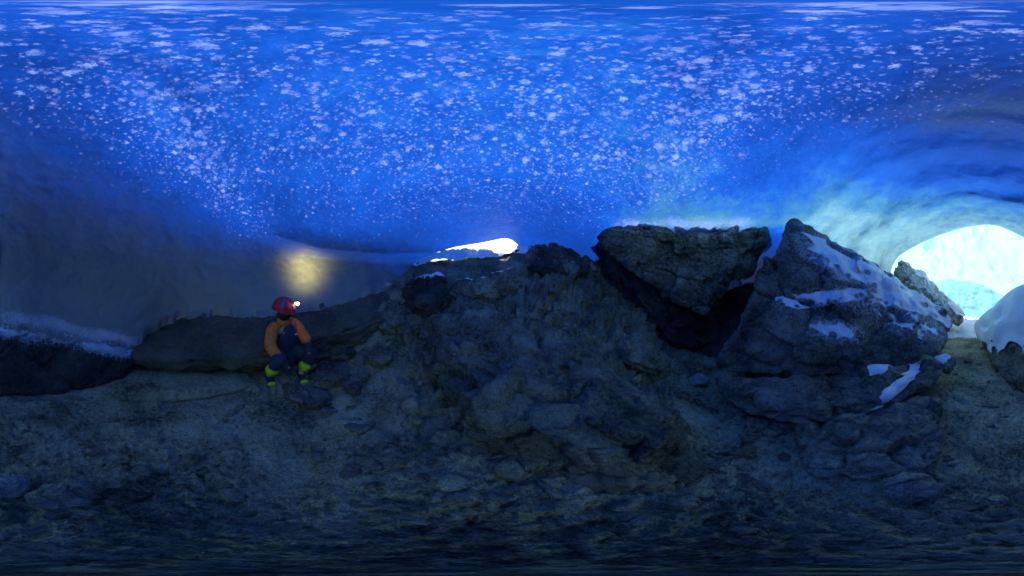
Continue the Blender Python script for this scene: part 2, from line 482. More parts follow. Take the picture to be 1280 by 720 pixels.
# ------------------------------------------------------------------ ice roof
def periodic(table, cols, xq):
    """table {x: row}; smooth periodic interpolation of each row entry."""
    xs = sorted(table)
    vals = np.array([np.atleast_1d(table[x]) for x in xs], float)
    xa = np.array([xs[-1] - 1440] + xs + [xs[0] + 1440], float)
    va = np.vstack([vals[-1:], vals, vals[:1]])
    out = np.stack([np.interp(xq, xa, va[:, k]) for k in range(va.shape[1])], 1)
    return out

def smooth_cols(A, n):
    k = np.hanning(2 * n + 3)[1:-1]; k /= k.sum()
    pad = np.concatenate([A[-n:], A, A[:n]])
    return np.stack([np.convolve(pad[:, c], k, 'valid') for c in range(A.shape[1])], 1)

def ice_roof():
    na, nv, nl = 960, 300, 14
    cx = np.arange(na) / na * 1440
    LAT = [-25, 0, 12, 25, 50, 90]
    DT = {0: (3.0, 2.9, 2.75, 2.5, 2.0), 120: (3.2, 3.1, 2.9, 2.6, 2.0), 200: (3.0, 3.1, 2.95, 2.6, 2.0), 270: (3.1, 3.2, 3.1, 2.6, 2.0),
          360: (3.15, 3.25, 3.15, 2.6, 2.05), 430: (3.2, 3.35, 3.25, 2.7, 2.1), 490: (3.6, 3.7, 3.6, 2.75, 2.1), 550: (5.0, 5.0, 5.0, 3.05, 2.1), 640: (5.0, 5.0, 5.0, 3.2, 2.15),
          700: (5.3, 5.2, 4.4, 3.0, 2.15), 760: (5.2, 5.0, 3.9, 2.9, 2.15), 840: (5.2, 5.0, 3.85, 2.85, 2.2), 920: (5.2, 5.0, 3.9, 2.9, 2.2), 970: (5.2, 5.2, 4.4, 3.1, 2.2),
          1080: (5.6, 5.5, 4.9, 3.6, 2.35), 1160: (6.4, 6.2, 5.6, 4.2, 2.5), 1280: (6.2, 6.0, 5.6, 4.0, 2.45),
          1360: (4.0, 3.9, 3.6, 3.0, 2.2)}
    D5 = smooth_cols(periodic(DT, None, cx), 40)
    D6 = np.concatenate([D5, np.full((na, 1), 1.72)], 1)
    RIM = {0: -22, 120: -22, 160: -24, 187: -19, 225: -15, 312: -14, 400: -12, 450: -8, 490: -4, 505: 2, 515: 4, 527: 8, 535: 10.3, 567: 12.8, 600: 14.1, 630: 15.7, 640: 15.2, 652: 12.5, 665: 9,
           690: 2, 730: -8, 800: -14, 1000: -14, 1090: -12, 1112: 4, 1118: 8.5, 1125: 10.3, 1138: 12.4, 1152: 14.3, 1175: 16.9, 1195: 18.6,
           1215: 19.8, 1236: 20.4, 1252: 19.6, 1265: 18.0, 1285: 15.5, 1330: 19, 1375: 17, 1400: 2, 1418: -20}  # unseen far end of the mouth raised to let in more fill light
    rim = smooth_cols(periodic(RIM, None, cx), 4)[:, 0]
    v = np.linspace(0, 1, nv)
    lat = 90 - (90 - rim[:, None]) * (v ** 0.9)[None]
    CX = np.repeat(cx[:, None], nv, 1)
    from_lat = np.zeros_like(lat)
    # smooth profile along each bearing (monotone cubic through the table)
    L6 = np.array(LAT, float)
    for k in range(na):
        y = D6[k]
        m = np.gradient(y, L6)
        idx = np.clip(np.searchsorted(L6, lat[k], 'right') - 1, 0, 4)
        hseg = L6[idx + 1] - L6[idx]
        t = np.clip((lat[k] - L6[idx]) / hseg, 0, 1)
        from_lat[k] = ((1 + 2 * t) * (1 - t) ** 2 * y[idx] + t * (1 - t) ** 2 * hseg * m[idx]
                       + t * t * (3 - 2 * t) * y[idx + 1] + t * t * (t - 1) * hseg * m[idx + 1])
    D = from_lat
    PY = 360 - 4 * lat
    # hanging lobe over the climber: its lower edge, and the hollow behind it
    lip = np.interp(cx, [300, 340, 400, 480, 520, 660, 720], [18, 15.6, 11.5, 9.8, 10, 10, 10])[:, None]
    on = (sstep(300, 350, cx) * (1 - sstep(520, 560, cx)))[:, None]
    D += on * (0.12 * sstep(-0.2, 2.5, lip - lat) - 0.38 * np.exp(-np.maximum(lat - lip, 0) / 7) * sstep(-0.5, 1.0, lat - lip))
    # two soft ribs running down the roof
    def rib(x0, y0, x1, y1, wid, amp):
        t = np.clip((PY - y0) / (y1 - y0), -0.3, 1.2)
        xc = x0 + (x1 - x0) * t ** 1 if True else 0
        return amp * np.exp(-((CX - xc) / wid) ** 2) * sstep(-0.1, 0.45, t) * (1 - sstep(0.8, 1.2, t))
    D -= rib(150, 60, 320, 300, 60, 0.10)
    D -= rib(960, 40, 820, 250, 66, 0.09)
    dirs = direction(CX.ravel(), PY.ravel())
    W = dirs * D.ravel()[:, None]
    q = W.copy()
    f1, f2, vv, rn = worley(q * np.array([2.6, 2.6, 3.2]) + fbm(q * 1.5, 2, 44)[:, None] * 0.7, 55)
    scal = (f1 ** 2) * 0.03
    f1b, f2b, vv, rn = worley(q * 6.5 + fbm(q * 4, 2, 47)[:, None] * 0.5, 57)
    dn = scal + (f1b ** 2) * 0.016 + fbm(q * 0.9, 3, 60) * 0.11 + fbm(q * 11, 3, 61) * 0.012
    # arched flutes round the mouth
    mx = np.hypot((CX.ravel() - 1215) / 1.25, PY.ravel() - 372)
    mo = np.exp(-((mx - 130) / 90) ** 2) * (CX.ravel() > 900)
    dn += mo * (np.sin(mx / 5.2 + 3 * fbm(q * 1.1, 3, 66)) * 0.05 + np.sin(mx / 11 + 2 * fbm(q * 0.8, 2, 67)) * 0.06)
    zen = sstep(90, 70, lat).ravel()
    D = (D.ravel() + dn).reshape(D.shape)
    D[:, :1] = D[:, 0].mean()
    # let the roof come down exactly on the rocks it rests on
    from mathutils.bvhtree import BVHTree
    VV, FF, off = [], [], 0
    for g in (l1, l2, t1):
        VV.append(g[0]); FF.append(g[1] + off); off += len(g[0])
    bv = BVHTree.FromPolygons(np.vstack(VV).tolist(), np.vstack(FF).tolist())
    for xs_, ys_ in (([-40, 0, 40, 90, 130, 160, 175, 187, 225, 265, 312, 345, 400, 450, 480, 500], [408, 410, 417, 430, 430, 437, 431, 417, 399, 395, 397, 396, 388, 373, 364, 358]),
                     ([742, 770, 815, 835, 848, 862, 880, 900, 922], [290, 284, 284, 286, 297, 290, 289, 292, 286])):
        cc = np.where(cx > 1395, cx - 1440, cx)
        on_ = sstep(xs_[0], xs_[0] + 14, cc) * (1 - sstep(xs_[-1] - 14, xs_[-1] + 4, cc))
        cy_ = np.interp(cc, xs_, ys_)
        jag = np.stack([cc * 0.09, cc * 0, cc * 0], 1)
        cy_ = cy_ + 5 * fbm(jag, 3, 150, 0.5)
        cl = (360 - cy_) / 4
        cls = smooth_cols(smooth_cols(cl[:, None], 20), 20)
        tgt = np.full(na, np.nan)
        for k in np.nonzero(on_ > 0.01)[0]:
            dv = direction(cc[k], cy_[k])
            hit = bv.ray_cast(Vector((0, 0, EYE)), Vector(dv))
            if hit[0] is not None: tgt[k] = hit[3]
        ok = ~np.isnan(tgt)
        if not ok.any(): continue
        order = np.argsort(cc)
        tg = np.interp(cc, cc[order][ok[order]], tgt[order][ok[order]])
        cur = np.array([np.interp(-cl[k], -lat[k], D[k]) for k in range(na)])
        dl = ((tg - cur) * on_)[:, None]
        dw = smooth_cols(smooth_cols(dl, 36), 36)
        up_ = lat - cl[:, None]
        us_ = lat - cls
        wgt = np.where(us_ > 0, np.exp(-(us_ / 12) ** 2), 1.0)
        w2 = np.where(up_ > 0, np.exp(-(up_ / 1.6) ** 2), 1.0)
        D += dw * wgt + (dl - dw) * w2 + on_[:, None] * np.where(up_ < 0, -up_ * 0.10, 0)
    # thickness of the ice, with mouth glow and roof shading painted in (0 thin .. 1 thick and full of dust)
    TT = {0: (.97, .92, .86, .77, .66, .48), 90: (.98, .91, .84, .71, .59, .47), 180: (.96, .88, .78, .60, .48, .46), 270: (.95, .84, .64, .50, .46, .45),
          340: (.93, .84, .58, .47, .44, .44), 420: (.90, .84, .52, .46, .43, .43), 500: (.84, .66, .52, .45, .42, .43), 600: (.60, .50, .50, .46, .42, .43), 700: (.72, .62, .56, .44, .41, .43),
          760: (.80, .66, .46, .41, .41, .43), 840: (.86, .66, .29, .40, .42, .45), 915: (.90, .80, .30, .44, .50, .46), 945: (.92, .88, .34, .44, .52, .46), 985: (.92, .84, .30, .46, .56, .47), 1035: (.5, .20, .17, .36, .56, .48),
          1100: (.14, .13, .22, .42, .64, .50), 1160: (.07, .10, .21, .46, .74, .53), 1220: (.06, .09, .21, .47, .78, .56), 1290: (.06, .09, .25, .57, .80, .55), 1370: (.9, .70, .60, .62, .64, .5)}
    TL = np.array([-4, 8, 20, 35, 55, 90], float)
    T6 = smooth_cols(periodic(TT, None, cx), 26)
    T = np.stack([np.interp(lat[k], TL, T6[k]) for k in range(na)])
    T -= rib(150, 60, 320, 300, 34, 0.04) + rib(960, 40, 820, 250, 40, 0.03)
    FT = {0: (0, 0, .05, .55, .9), 120: (0, 0, .35, .9, 1.0), 220: (0, .15, .8, 1.0, .95), 300: (0, .3, .75, .8, .9), 420: (.05, .5, .75, .85, .9), 640: (.05, .5, .85, .9, .9),
          760: (.05, .5, .9, .95, .92), 860: (0, .2, .85, 1.0, .95), 940: (0, .05, .45, .95, 1.0), 1040: (.05, .05, .22, .7, .95), 1200: (.0, 0, .1, .45, .9), 1360: (0, 0, 0, .4, .9)}
    FL = np.array([8, 22, 40, 62, 85], float)
    F5 = smooth_cols(periodic(FT, None, cx), 26)
    FR = np.stack([np.interp(lat[k], FL, F5[k]) for k in range(na)])
    FR += rib(150, 60, 320, 300, 34, 0.45) + rib(960, 40, 820, 250, 40, 0.45)
    # rime where the ice comes down on the rock
    con = np.interp(cx, [0, 60, 100, 140, 170, 190, 225, 312, 400, 450, 500, 740, 780, 850, 950, 985], [-9, -11, -14, -15, -17, -13, -9.4, -9.2, -6.6, -2.8, 1.5, 19, 20, 19.5, 20, 21])[:, None]
    wl = ((1 - sstep(150, 190, cx)) * 0.9 + 0.35 * sstep(150, 190, cx) * (1 - sstep(480, 510, cx)) + 0.75 * sstep(735, 780, cx) * (1 - sstep(930, 965, cx)))[:, None]
    ri = wl * np.exp(-((lat - con) / 3.4) ** 2)
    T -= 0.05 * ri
    RI = np.concatenate([ri] + [ri[:, -1:] * 0] * nl, 1)
    # rim: roll the edge outwards so that it has the thickness of the roof
    W = direction(CX.ravel(), PY.ravel()).reshape(na, nv, 3) * D[..., None]
    edge = W[:, -1]
    out = edge.copy(); out[:, 2] = 0
    out /= np.linalg.norm(out, axis=1)[:, None]
    roll = (0.75 - 0.6 * sstep(490, 530, cx) * (1 - sstep(650, 690, cx)))[:, None]
    rows = [W]
    for s in range(1, nl + 1):
        t = s / nl
        an = t * math.pi * 0.55
        p = edge + out * (roll * math.sin(an))
        p = p + np.array([0, 0, 1]) * (roll * (1 - math.cos(an)))
        rows.append(p[:, None, :])
    W = np.concatenate(rows, 1)
    nt_ = nv + nl
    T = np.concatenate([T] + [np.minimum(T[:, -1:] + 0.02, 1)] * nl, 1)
    FR = np.concatenate([FR] + [FR[:, -1:] * 0] * nl, 1)
    Vv = W.reshape(-1, 3) + np.array([0, 0, EYE])
    i, j = np.meshgrid(np.arange(na), np.arange(nt_ - 1), indexing='ij')
    k = (i + 1) % na
    F = np.stack([i * nt_ + j, i * nt_ + j + 1, k * nt_ + j + 1, k * nt_ + j], -1).reshape(-1, 4)
    me = mesh_np('ice_ceiling', Vv, F)
    attr(me, 'ice_thickness_glow', np.clip(T, 0, 1).ravel())
    attr(me, 'frost_cover', np.clip(FR, 0, 1.2).ravel())
    attr(me, 'rime', RI.ravel())
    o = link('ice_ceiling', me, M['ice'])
    tag(o, kind='structure')
    return W, rim

# ------------------------------------------------------------------ rocks
_ICO = {}
def ico(level):
    if level not in _ICO:
        bm = bmesh.new()
        bmesh.ops.create_icosphere(bm, subdivisions=level, radius=1.0)
        bm.verts.ensure_lookup_table()
        V = np.array([v.co[:] for v in bm.verts]); F = np.array([[v.index for v in f.verts] for f in bm.faces])
        bm.free()
        _ICO[level] = (V / np.linalg.norm(V, axis=1)[:, None], F)
    return _ICO[level]

def hull_planes(pts):
    bm = bmesh.new()
    for p in pts: bm.verts.new(p)
    r = bmesh.ops.convex_hull(bm, input=bm.verts[:])
    bm.normal_update()
    pl = [(np.array(f.normal), np.array(f.calc_center_median())) for f in bm.faces]
    bm.free()
    c = np.mean(pts, 0)
    nn, dd = [], []
    for n, q in pl:
        dist = float(np.dot(n, q - c))
        if dist < 0: n, dist = -n, -dist
        if dist > 1e-4: nn.append(n); dd.append(dist)
    return c, np.array(nn), np.array(dd)

def hull_rock(pts, level=5, rnd=14, amp=0.06, cell=0.35, rough=1.0, seed=1, strata=None, crack=1.0, facet=1.2):
    """Faceted, fractured rock filling the hull of pts. Returns V, F, normals."""
    pts = np.asarray(pts, float)
    c, nn, dd = hull_planes(pts)
    U, F = ico(level)
    # spread the sphere's vertices over the hull more evenly
    ext = pts - c
    cov = np.cov(ext.T) + np.eye(3) * 1e-4
    w, B = np.linalg.eigh(cov)
    U2 = (U * np.sqrt(w)) @ B.T
    U2 /= np.linalg.norm(U2, axis=1)[:, None]
    q = np.maximum(U2 @ nn.T, 1e-5) / dd[None]
    inv = (q ** rnd).sum(1) ** (1.0 / rnd)
    V = c + U2 / inv[:, None]
    def normals(V):
        fn = np.cross(V[F[:, 1]] - V[F[:, 0]], V[F[:, 2]] - V[F[:, 0]])
        n = np.zeros_like(V)
        for k in range(3): np.add.at(n, F[:, k], fn)
        l = np.linalg.norm(n, axis=1)[:, None]
        return n / np.maximum(l, 1e-9)
    Nn = normals(V)
    if np.mean((Nn * U2).sum(1)) < 0: F = F[:, ::-1]; Nn = -Nn
    Pq = V + seed * 3.71
    wv = np.stack([fbm(Pq * (1.2 / cell), 2, seed + 1), fbm(Pq * (1.2 / cell), 2, seed + 2), fbm(Pq * (1.2 / cell), 2, seed + 3)], 1) * 0.35
    f1, f2, v, rn = worley(Pq / cell + wv, seed + 40)
    some = np.clip(0.25 + 2.2 * fbm(Pq * (0.9 / cell), 2, seed + 45), 0, 1.2)
    d = amp * (v * facet + (rn - 0.5) * 0.8 - crack * 1.5 * some * np.exp(-(f2 - f1) / 0.055))
    f1, f2, v, rn = worley(Pq / (cell * 0.42) + wv * 1.3, seed + 41)
    d += amp * 0.30 * (v * facet * 1.15 + (rn - 0.5) * 0.6 - crack * 1.2 * (1.1 - some) * np.exp(-(f2 - f1) / 0.08))
    f1, f2, v, rn = worley(Pq / (cell * 0.17) + wv * 2, seed + 46)
    d += amp * 0.12 * (v * 1.6 + (rn - 0.5) - crack * 0.8 * some * np.exp(-(f2 - f1) / 0.1))
    d += amp * rough * (0.55 * fbm(Pq * 2.2 / cell, 5, seed + 42, 0.55) + 0.22 * fbm(Pq * 9 / cell, 3, seed + 43, 0.6, True))
    if strata:
        sv, sa = strata
        d += sa * fbm(np.stack([Pq @ np.array(sv[0]), Pq @ np.array(sv[1]), Pq @ np.array(sv[2])], 1), 3, seed + 44)
    V = V + Nn * d[:, None]
    return V, F, normals(V)

ROCKS = {}
def put_rock(name, label, VFN, mat, cat='rock', group=None, dust=None):
    V, F, n = VFN
    base = np.array([V[:, 0].mean(), V[:, 1].mean(), V[:, 2].min()])
    o = link(name, mesh_np(name, V - base, F), mat)
    o.location = base
    if dust:
        px, py, r = bearing(V)
        f = np.zeros(len(V))
        for bx, by, sx, sy, rot in dust:
            ca, sa = math.cos(math.radians(rot)), math.sin(math.radians(rot))
            u = (px - bx) * ca + (py - by) * sa; w = -(px - bx) * sa + (py - by) * ca
            f = np.maximum(f, np.exp(-((u / sx) ** 2 + (w / sy) ** 2)))
        attr(o.data, 'snow_dust', f * (0.75 + 0.35 * n[:, 2]))
    tag(o, label, cat, group)
    return o

def block(outline, bulge=0.2, depth=0.8, back=0.8, **kw):
    """A rock from the bearings and distances of its visible outline, bulging towards the viewer and running back."""
    a = np.array(outline, float)
    front = P(a[:, 0], a[:, 1], a[:, 2])
    c = a.mean(0)
    inner = a.copy(); inner[:, :2] = c[:2] + (a[:, :2] - c[:2]) * 0.55
    pts = [front, P(inner[:, 0], inner[:, 1], inner[:, 2] - bulge)]
    bk = a.copy(); bk[:, :2] = c[:2] + (a[:, :2] - c[:2]) * back
    pts.append(P(bk[:, 0], bk[:, 1], bk[:, 2] + depth))
    return hull_rock(np.vstack(pts), **kw)

def on_floor(outline, bulge=0.12, depth=0.4, sink=0.05, **kw):
    o = [(x, y, gd(x, y) + sink) for x, y in outline]
    return block(o, bulge, depth, **kw)

def standing(outline, depth=0.3, sink=0.06, bulge=0.1, **kw):
    """A loose boulder: distance taken where its lowest edge meets the floor, outline rising from there."""
    a = np.array(outline, float)
    low = a[a[:, 1].argmax()]
    d0 = gd(*low)
    r0 = d0 * math.cos(math.radians((360 - low[1]) / 4))
    out = []
    for x, y in outline:
        la = math.radians((360 - y) / 4)
        rr = r0 + (low[1] - y) * 0.0085 * r0
        out.append((x, y, rr / math.cos(la)))
    return block(out, bulge, depth, **kw)

def snow_on(name, label, VFN, blobs, thick=0.04, seed=0, up=0.35, thr=0.0, scale=5.0, amp=0.8, mat='snow', rag=0.0, relax=4, streak=None):
    """Snow lying on a rock: the part of its surface inside the blobs, raised by a ragged thickness."""
    V, F, n = VFN
    px, py, r = bearing(V)
    px = np.where(px < 200, px + 1440, px) if any(b[0] > 1200 for b in blobs) else px
    f = np.full(len(V), -2.0)
    for bx, by, sx, sy, rot in blobs:
        ca, sa = math.cos(math.radians(rot)), math.sin(math.radians(rot))
        u = (px - bx) * ca + (py - by) * sa; w = -(px - bx) * sa + (py - by) * ca
        f = np.maximum(f, 1 - np.sqrt((u / sx) ** 2 + (w / sy) ** 2))
    if streak is not None:
        ca, sa = math.cos(math.radians(streak)), math.sin(math.radians(streak))
        u = px * ca + py * sa; w = -px * sa + py * ca
        f = f + 1.3 * fbm(np.stack([u / 38, w / 9, r * 0], 1), 5, 350 + seed, 0.62)
    f = f + amp * (fbm(V * scale, 5, 300 + seed, 0.65) + rag * fbm(V * scale * 5, 4, 330 + seed, 0.7)) + up * (n[:, 2] - 0.4) - thr
    t = np.clip(f * 0.35, -0.3, 1)
    t = np.where(t > 0, thick * np.sqrt(np.clip(t * 3, 0, 1)), t * 0.1)
    keep = (f > -0.12)[F].all(1)
    F2 = F[keep]
    if len(F2) < 10: return None
    W = V + n * t[:, None] + np.array([0, 0, 1]) * np.clip(t, 0, 1)[:, None] * 0.3
    lab = np.arange(len(V))                     # connected pieces
    while True:
        m = lab[F2].min(1)
        new = lab.copy()
        for k in range(3): np.minimum.at(new, F2[:, k], m)
        new = new[new]
        if (new == lab).all(): break
        lab = new
    fl = lab[F2[:, 0]]
    ids, cnt = np.unique(fl, return_counts=True)
    main = ids[cnt.argmax()]
    def emit(nm, sel, lb, kind):
        f = F2[sel]
        if len(f) < 6: return
        idx = np.unique(f); mp = np.full(len(V), -1); mp[idx] = np.arange(len(idx))
        w = W[idx].copy()
        g = mp[f]
        for it in range(relax):
            acc = np.zeros_like(w); c = np.zeros(len(w))
            for a_, b_ in ((0, 1), (1, 2), (2, 0)):
                np.add.at(acc, g[:, a_], w[g[:, b_]]); np.add.at(c, g[:, a_], 1)
                np.add.at(acc, g[:, b_], w[g[:, a_]]); np.add.at(c, g[:, b_], 1)
            w = w * 0.4 + 0.6 * acc / c[:, None]
        base = np.array([w[:, 0].mean(), w[:, 1].mean(), w[:, 2].min()])
        o = link(nm, mesh_np(nm, w - base, mp[f]), M[mat]); o.location = base
        tag(o, lb, 'frost' if mat == 'frost' else 'snow', kind=kind)
    emit(name, fl == main, label, 'stuff' if mat == 'frost' else None)
    emit('frost' if mat == 'frost' else 'snow_flecks', fl != main, 'flecks scattered round the ' + label, 'stuff')

# --- right-hand outcrop with the pointed peak
r1 = block([(990, 274, 3.0), (1012, 292, 3.05), (1040, 305, 3.2), (1075, 322, 3.4), (1112, 347, 3.6), (1150, 372, 3.7), (1188, 396, 3.7), (1194, 410, 3.5), (1178, 442, 2.9),
            (1100, 452, 2.45), (1000, 466, 2.2), (905, 464, 2.35), (897, 455, 2.4), (928, 400, 2.7), (950, 350, 2.8), (972, 300, 2.95)],
           0.12, 1.0, 0.85, level=7, amp=0.06, cell=0.5, seed=3, rnd=90, facet=1.7)
put_rock('rock_outcrop', 'tall pointed rock with snow on one flank beside the cave mouth', r1, M['rock_blue'], 'rock', dust=[(1060, 335, 90, 30, 33), (1115, 370, 100, 40, 28), (1045, 372, 60, 14, -4), (1045, 412, 40, 14, 12)])
r2 = block([(893, 470, 2.25), (1000, 471, 2.05), (1100, 456, 2.2), (1165, 444, 2.6), (1185, 458, 2.5), (1168, 485, 2.15), (1092, 520, 1.9), (1010, 531, 1.86), (940, 523, 1.98), (900, 500, 2.2)],
           0.10, 0.7, 0.9, level=6, amp=0.06, cell=0.4, seed=5, rnd=30)
put_rock('rock_ledge', 'rounded rock ledge jutting out beneath the tall pointed rock', r2, M['rock_blue'], 'rock')
r3 = block([(988, 525, 1.85), (1080, 527, 1.78), (1150, 484, 2.1), (1180, 500, 2.0), (1186, 550, 1.72), (1175, 592, 1.63), (1100, 600, 1.61), (1010, 603, 1.60), (982, 575, 1.72)],
           0.06, 0.6, 0.9, level=6, amp=0.075, cell=0.3, seed=8, rnd=14)
put_rock('rock_ledge', 'lowest crumbling rock step under the rounded ledge, down at the dirt', r3, M['rock'], 'rock')
r5 = block([(1155, 452, 2.7), (1165, 445, 2.72), (1185, 443, 2.75), (1196, 450, 2.75), (1192, 466, 2.65), (1168, 470, 2.6)], 0.05, 0.25, level=5, amp=0.03, cell=0.16, seed=9)
put_rock('boulder', 'small boulder capped with snow at the end of the ledge by the path', r5, M['rock'], 'boulder')
r4 = standing([(1098, 615), (1108, 598), (1130, 588), (1158, 590), (1173, 605), (1168, 625), (1140, 634), (1110, 630)], 0.2, level=6, amp=0.035, cell=0.2, seed=11, bulge=0.05)
put_rock('boulder', 'angular boulder lying on the dirt below the stepped ledge', r4, M['rock_mid'], 'boulder')
r6 = block([(1124, 322, 5.2), (1134, 330, 5.2), (1150, 345, 5.3), (1170, 358, 5.5), (1192, 378, 5.7), (1208, 392, 5.9), (1204, 408, 5.6), (1160, 402, 4.9), (1125, 380, 4.8), (1112, 345, 5.0)],
           0.1, 0.8, 0.9, level=6, amp=0.1, cell=0.4, seed=14)
put_rock('rock_spur', 'dark rock spur on the near edge of the bright cave mouth', r6, M['rock'], 'rock', dust=[(1165, 360, 60, 25, 40)])
r7 = block([(1212, 409, 4.7), (1228, 392, 4.5), (1255, 370, 4.0), (1285, 352, 3.6), (1340, 338, 3.3), (1400, 380, 3.2), (1410, 500, 2.7), (1320, 520, 2.4), (1268, 500, 2.55), (1246, 450, 3.1), (1236, 420, 3.7)],
           0.05, 0.9, 0.9, level=6, amp=0.06, cell=0.45, seed=17)
put_rock('rock_outcrop', 'snow covered rock bank across the path from the tall pointed rock', r7, M['rock'], 'rock')

r8 = block([(1140, 362, 8.5), (1180, 346, 8.8), (1225, 352, 9.2), (1262, 374, 9.2), (1265, 402, 8.8), (1200, 410, 8.2), (1165, 404, 8.2)], 0.3, 2.0, level=5, amp=0.12, cell=0.9, seed=19, crack=0.3)
put_rock('ice_hump', 'teal hump of bare glacier ice outside the cave mouth', r8, M['bare_ice'], 'ice')

# --- wedge hanging from the ice, and the walls of the dark cleft
t1 = block([(744, 296, 3.6), (775, 270, 3.5), (830, 272, 3.45), (900, 272, 3.4), (924, 280, 3.3), (922, 330, 3.15), (906, 368, 3.1), (881, 394, 3.1), (850, 382, 3.2), (800, 350, 3.4), (760, 320, 3.5)],
           0.14, 1.1, 0.8, level=7, amp=0.07, cell=0.45, seed=21, rnd=60)
put_rock('rock_wedge', 'wedge shaped rock hanging point down from the frosted ice over the dark cleft', t1, M['rock'], 'rock', dust=[(800, 280, 80, 11, 2), (890, 284, 50, 16, 0)])
t2 = block([(900, 284, 3.6), (962, 276, 3.6), (962, 305, 3.6), (938, 350, 3.5), (900, 355, 3.5)], 0.08, 0.8, level=5, amp=0.06, cell=0.3, seed=23)
put_rock('rock', 'brownish rock corner tucked in beside the hanging wedge', t2, M['rock'], 'rock')
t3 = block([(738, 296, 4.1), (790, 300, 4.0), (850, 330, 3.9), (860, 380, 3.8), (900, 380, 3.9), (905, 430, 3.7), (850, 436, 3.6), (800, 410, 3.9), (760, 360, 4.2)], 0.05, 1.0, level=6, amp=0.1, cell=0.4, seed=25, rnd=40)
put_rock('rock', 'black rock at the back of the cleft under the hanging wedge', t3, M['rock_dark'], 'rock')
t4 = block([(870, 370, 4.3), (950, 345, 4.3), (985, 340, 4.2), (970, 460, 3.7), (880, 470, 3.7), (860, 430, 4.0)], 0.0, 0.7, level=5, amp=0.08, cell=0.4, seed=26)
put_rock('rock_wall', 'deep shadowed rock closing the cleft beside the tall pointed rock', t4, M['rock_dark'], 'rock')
t5 = standing([(858, 474), (866, 467), (880, 467), (889, 473), (886, 482), (866, 484)], 0.15, level=4, amp=0.02, cell=0.12, seed=27, bulge=0.04)
put_rock('stone', 'pale rounded stone at the foot of the dark cleft', t5, M['rock_pale'], 'stone')

# --- central mound
def mb(name, label, outline, bulge, depth, seed, mat='rock', level=6, amp=0.06, cell=0.3, sink=0.04, rnd=34):
    g = on_floor(outline, bulge, depth, sink, level=level, amp=amp, cell=cell, seed=seed, rnd=rnd, facet=1.7, rough=1.1, crack=1.5)
    put_rock(name, label, g, M[mat], 'rock')
    return g
b0 = mb('rock_mass', 'broad fractured rock face making up the front of the mound', [(524, 450), (545, 392), (600, 372), (660, 395), (730, 425), (800, 470), (862, 540), (874, 580), (850, 612), (760, 616), (680, 590), (600, 530), (548, 492)], 0.40, 0.6, 30, 'rock_blue', level=7, amp=0.085, cell=0.6)
b1 = mb('boulder', 'big cracked boulder on the side of the mound facing the crouching climber', [(522, 440), (533, 405), (560, 382), (605, 380), (640, 398), (652, 440), (640, 470), (600, 485), (548, 478)], 0.46, 0.6, 31, 'rock_blue', level=7, amp=0.08, cell=0.6)
b2 = mb('boulder', 'jagged boulder wedged below the big cracked boulder', [(584, 500), (600, 470), (640, 455), (680, 470), (694, 505), (680, 540), (630, 535), (596, 520)], 0.36, 0.5, 32, 'rock_blue', amp=0.08, cell=0.55)
b3 = mb('rock_slab', 'long sloping rock slab running down the mound towards the cleft', [(662, 440), (690, 428), (725, 440), (790, 480), (840, 520), (866, 552), (868, 575), (820, 572), (760, 560), (705, 548), (678, 510)], 0.48, 0.5, 33, 'rock_blue', level=7, amp=0.085, cell=0.55)
b4 = mb('rock_slab', 'low cracked slab at the foot of the mound, below the long sloping slab', [(712, 590), (730, 565), (800, 565), (862, 580), (856, 608), (800, 618), (745, 615)], 0.12, 0.35, 34, 'rock', amp=0.06, cell=0.42)
b5 = mb('boulder', 'dark lump of rock on the slope just under the cleft', [(772, 430), (790, 408), (818, 415), (836, 445), (830, 470), (800, 468), (778, 455)], 0.22, 0.4, 35, 'rock', level=5, amp=0.05, cell=0.25)
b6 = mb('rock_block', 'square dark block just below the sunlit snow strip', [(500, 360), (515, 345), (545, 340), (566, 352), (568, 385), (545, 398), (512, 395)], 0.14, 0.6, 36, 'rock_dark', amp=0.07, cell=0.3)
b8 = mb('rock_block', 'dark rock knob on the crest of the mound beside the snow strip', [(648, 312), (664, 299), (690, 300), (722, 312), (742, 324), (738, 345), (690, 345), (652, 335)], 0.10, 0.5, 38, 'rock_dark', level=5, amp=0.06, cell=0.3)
b9 = mb('rock_block', 'broken rock ledge along the crest under the sunlit snow', [(566, 352), (610, 344), (645, 340), (660, 355), (640, 372), (590, 375), (566, 365)], 0.08, 0.5, 39, 'rock', amp=0.06, cell=0.28)
b10 = mb('boulder', 'rounded rock beside the square dark block on the climber side', [(452, 400), (470, 375), (500, 368), (512, 385), (505, 415), (475, 425)], 0.12, 0.4, 40, 'rock', level=5, amp=0.05, cell=0.25)
b11 = mb('boulder', 'flat topped rock low on the mound above the loose scree', [(600, 560), (640, 545), (690, 552), (712, 575), (700, 605), (640, 605), (605, 590)], 0.10, 0.35, 41, 'rock', amp=0.055, cell=0.4)
pale = mb('stone', 'pale greenish stone lodged at the top of the cleft', [(733, 328), (742, 319), (754, 320), (760, 332), (752, 342), (738, 341)], 0.10, 0.3, 42, 'rock_pale', level=4, amp=0.03, cell=0.15)
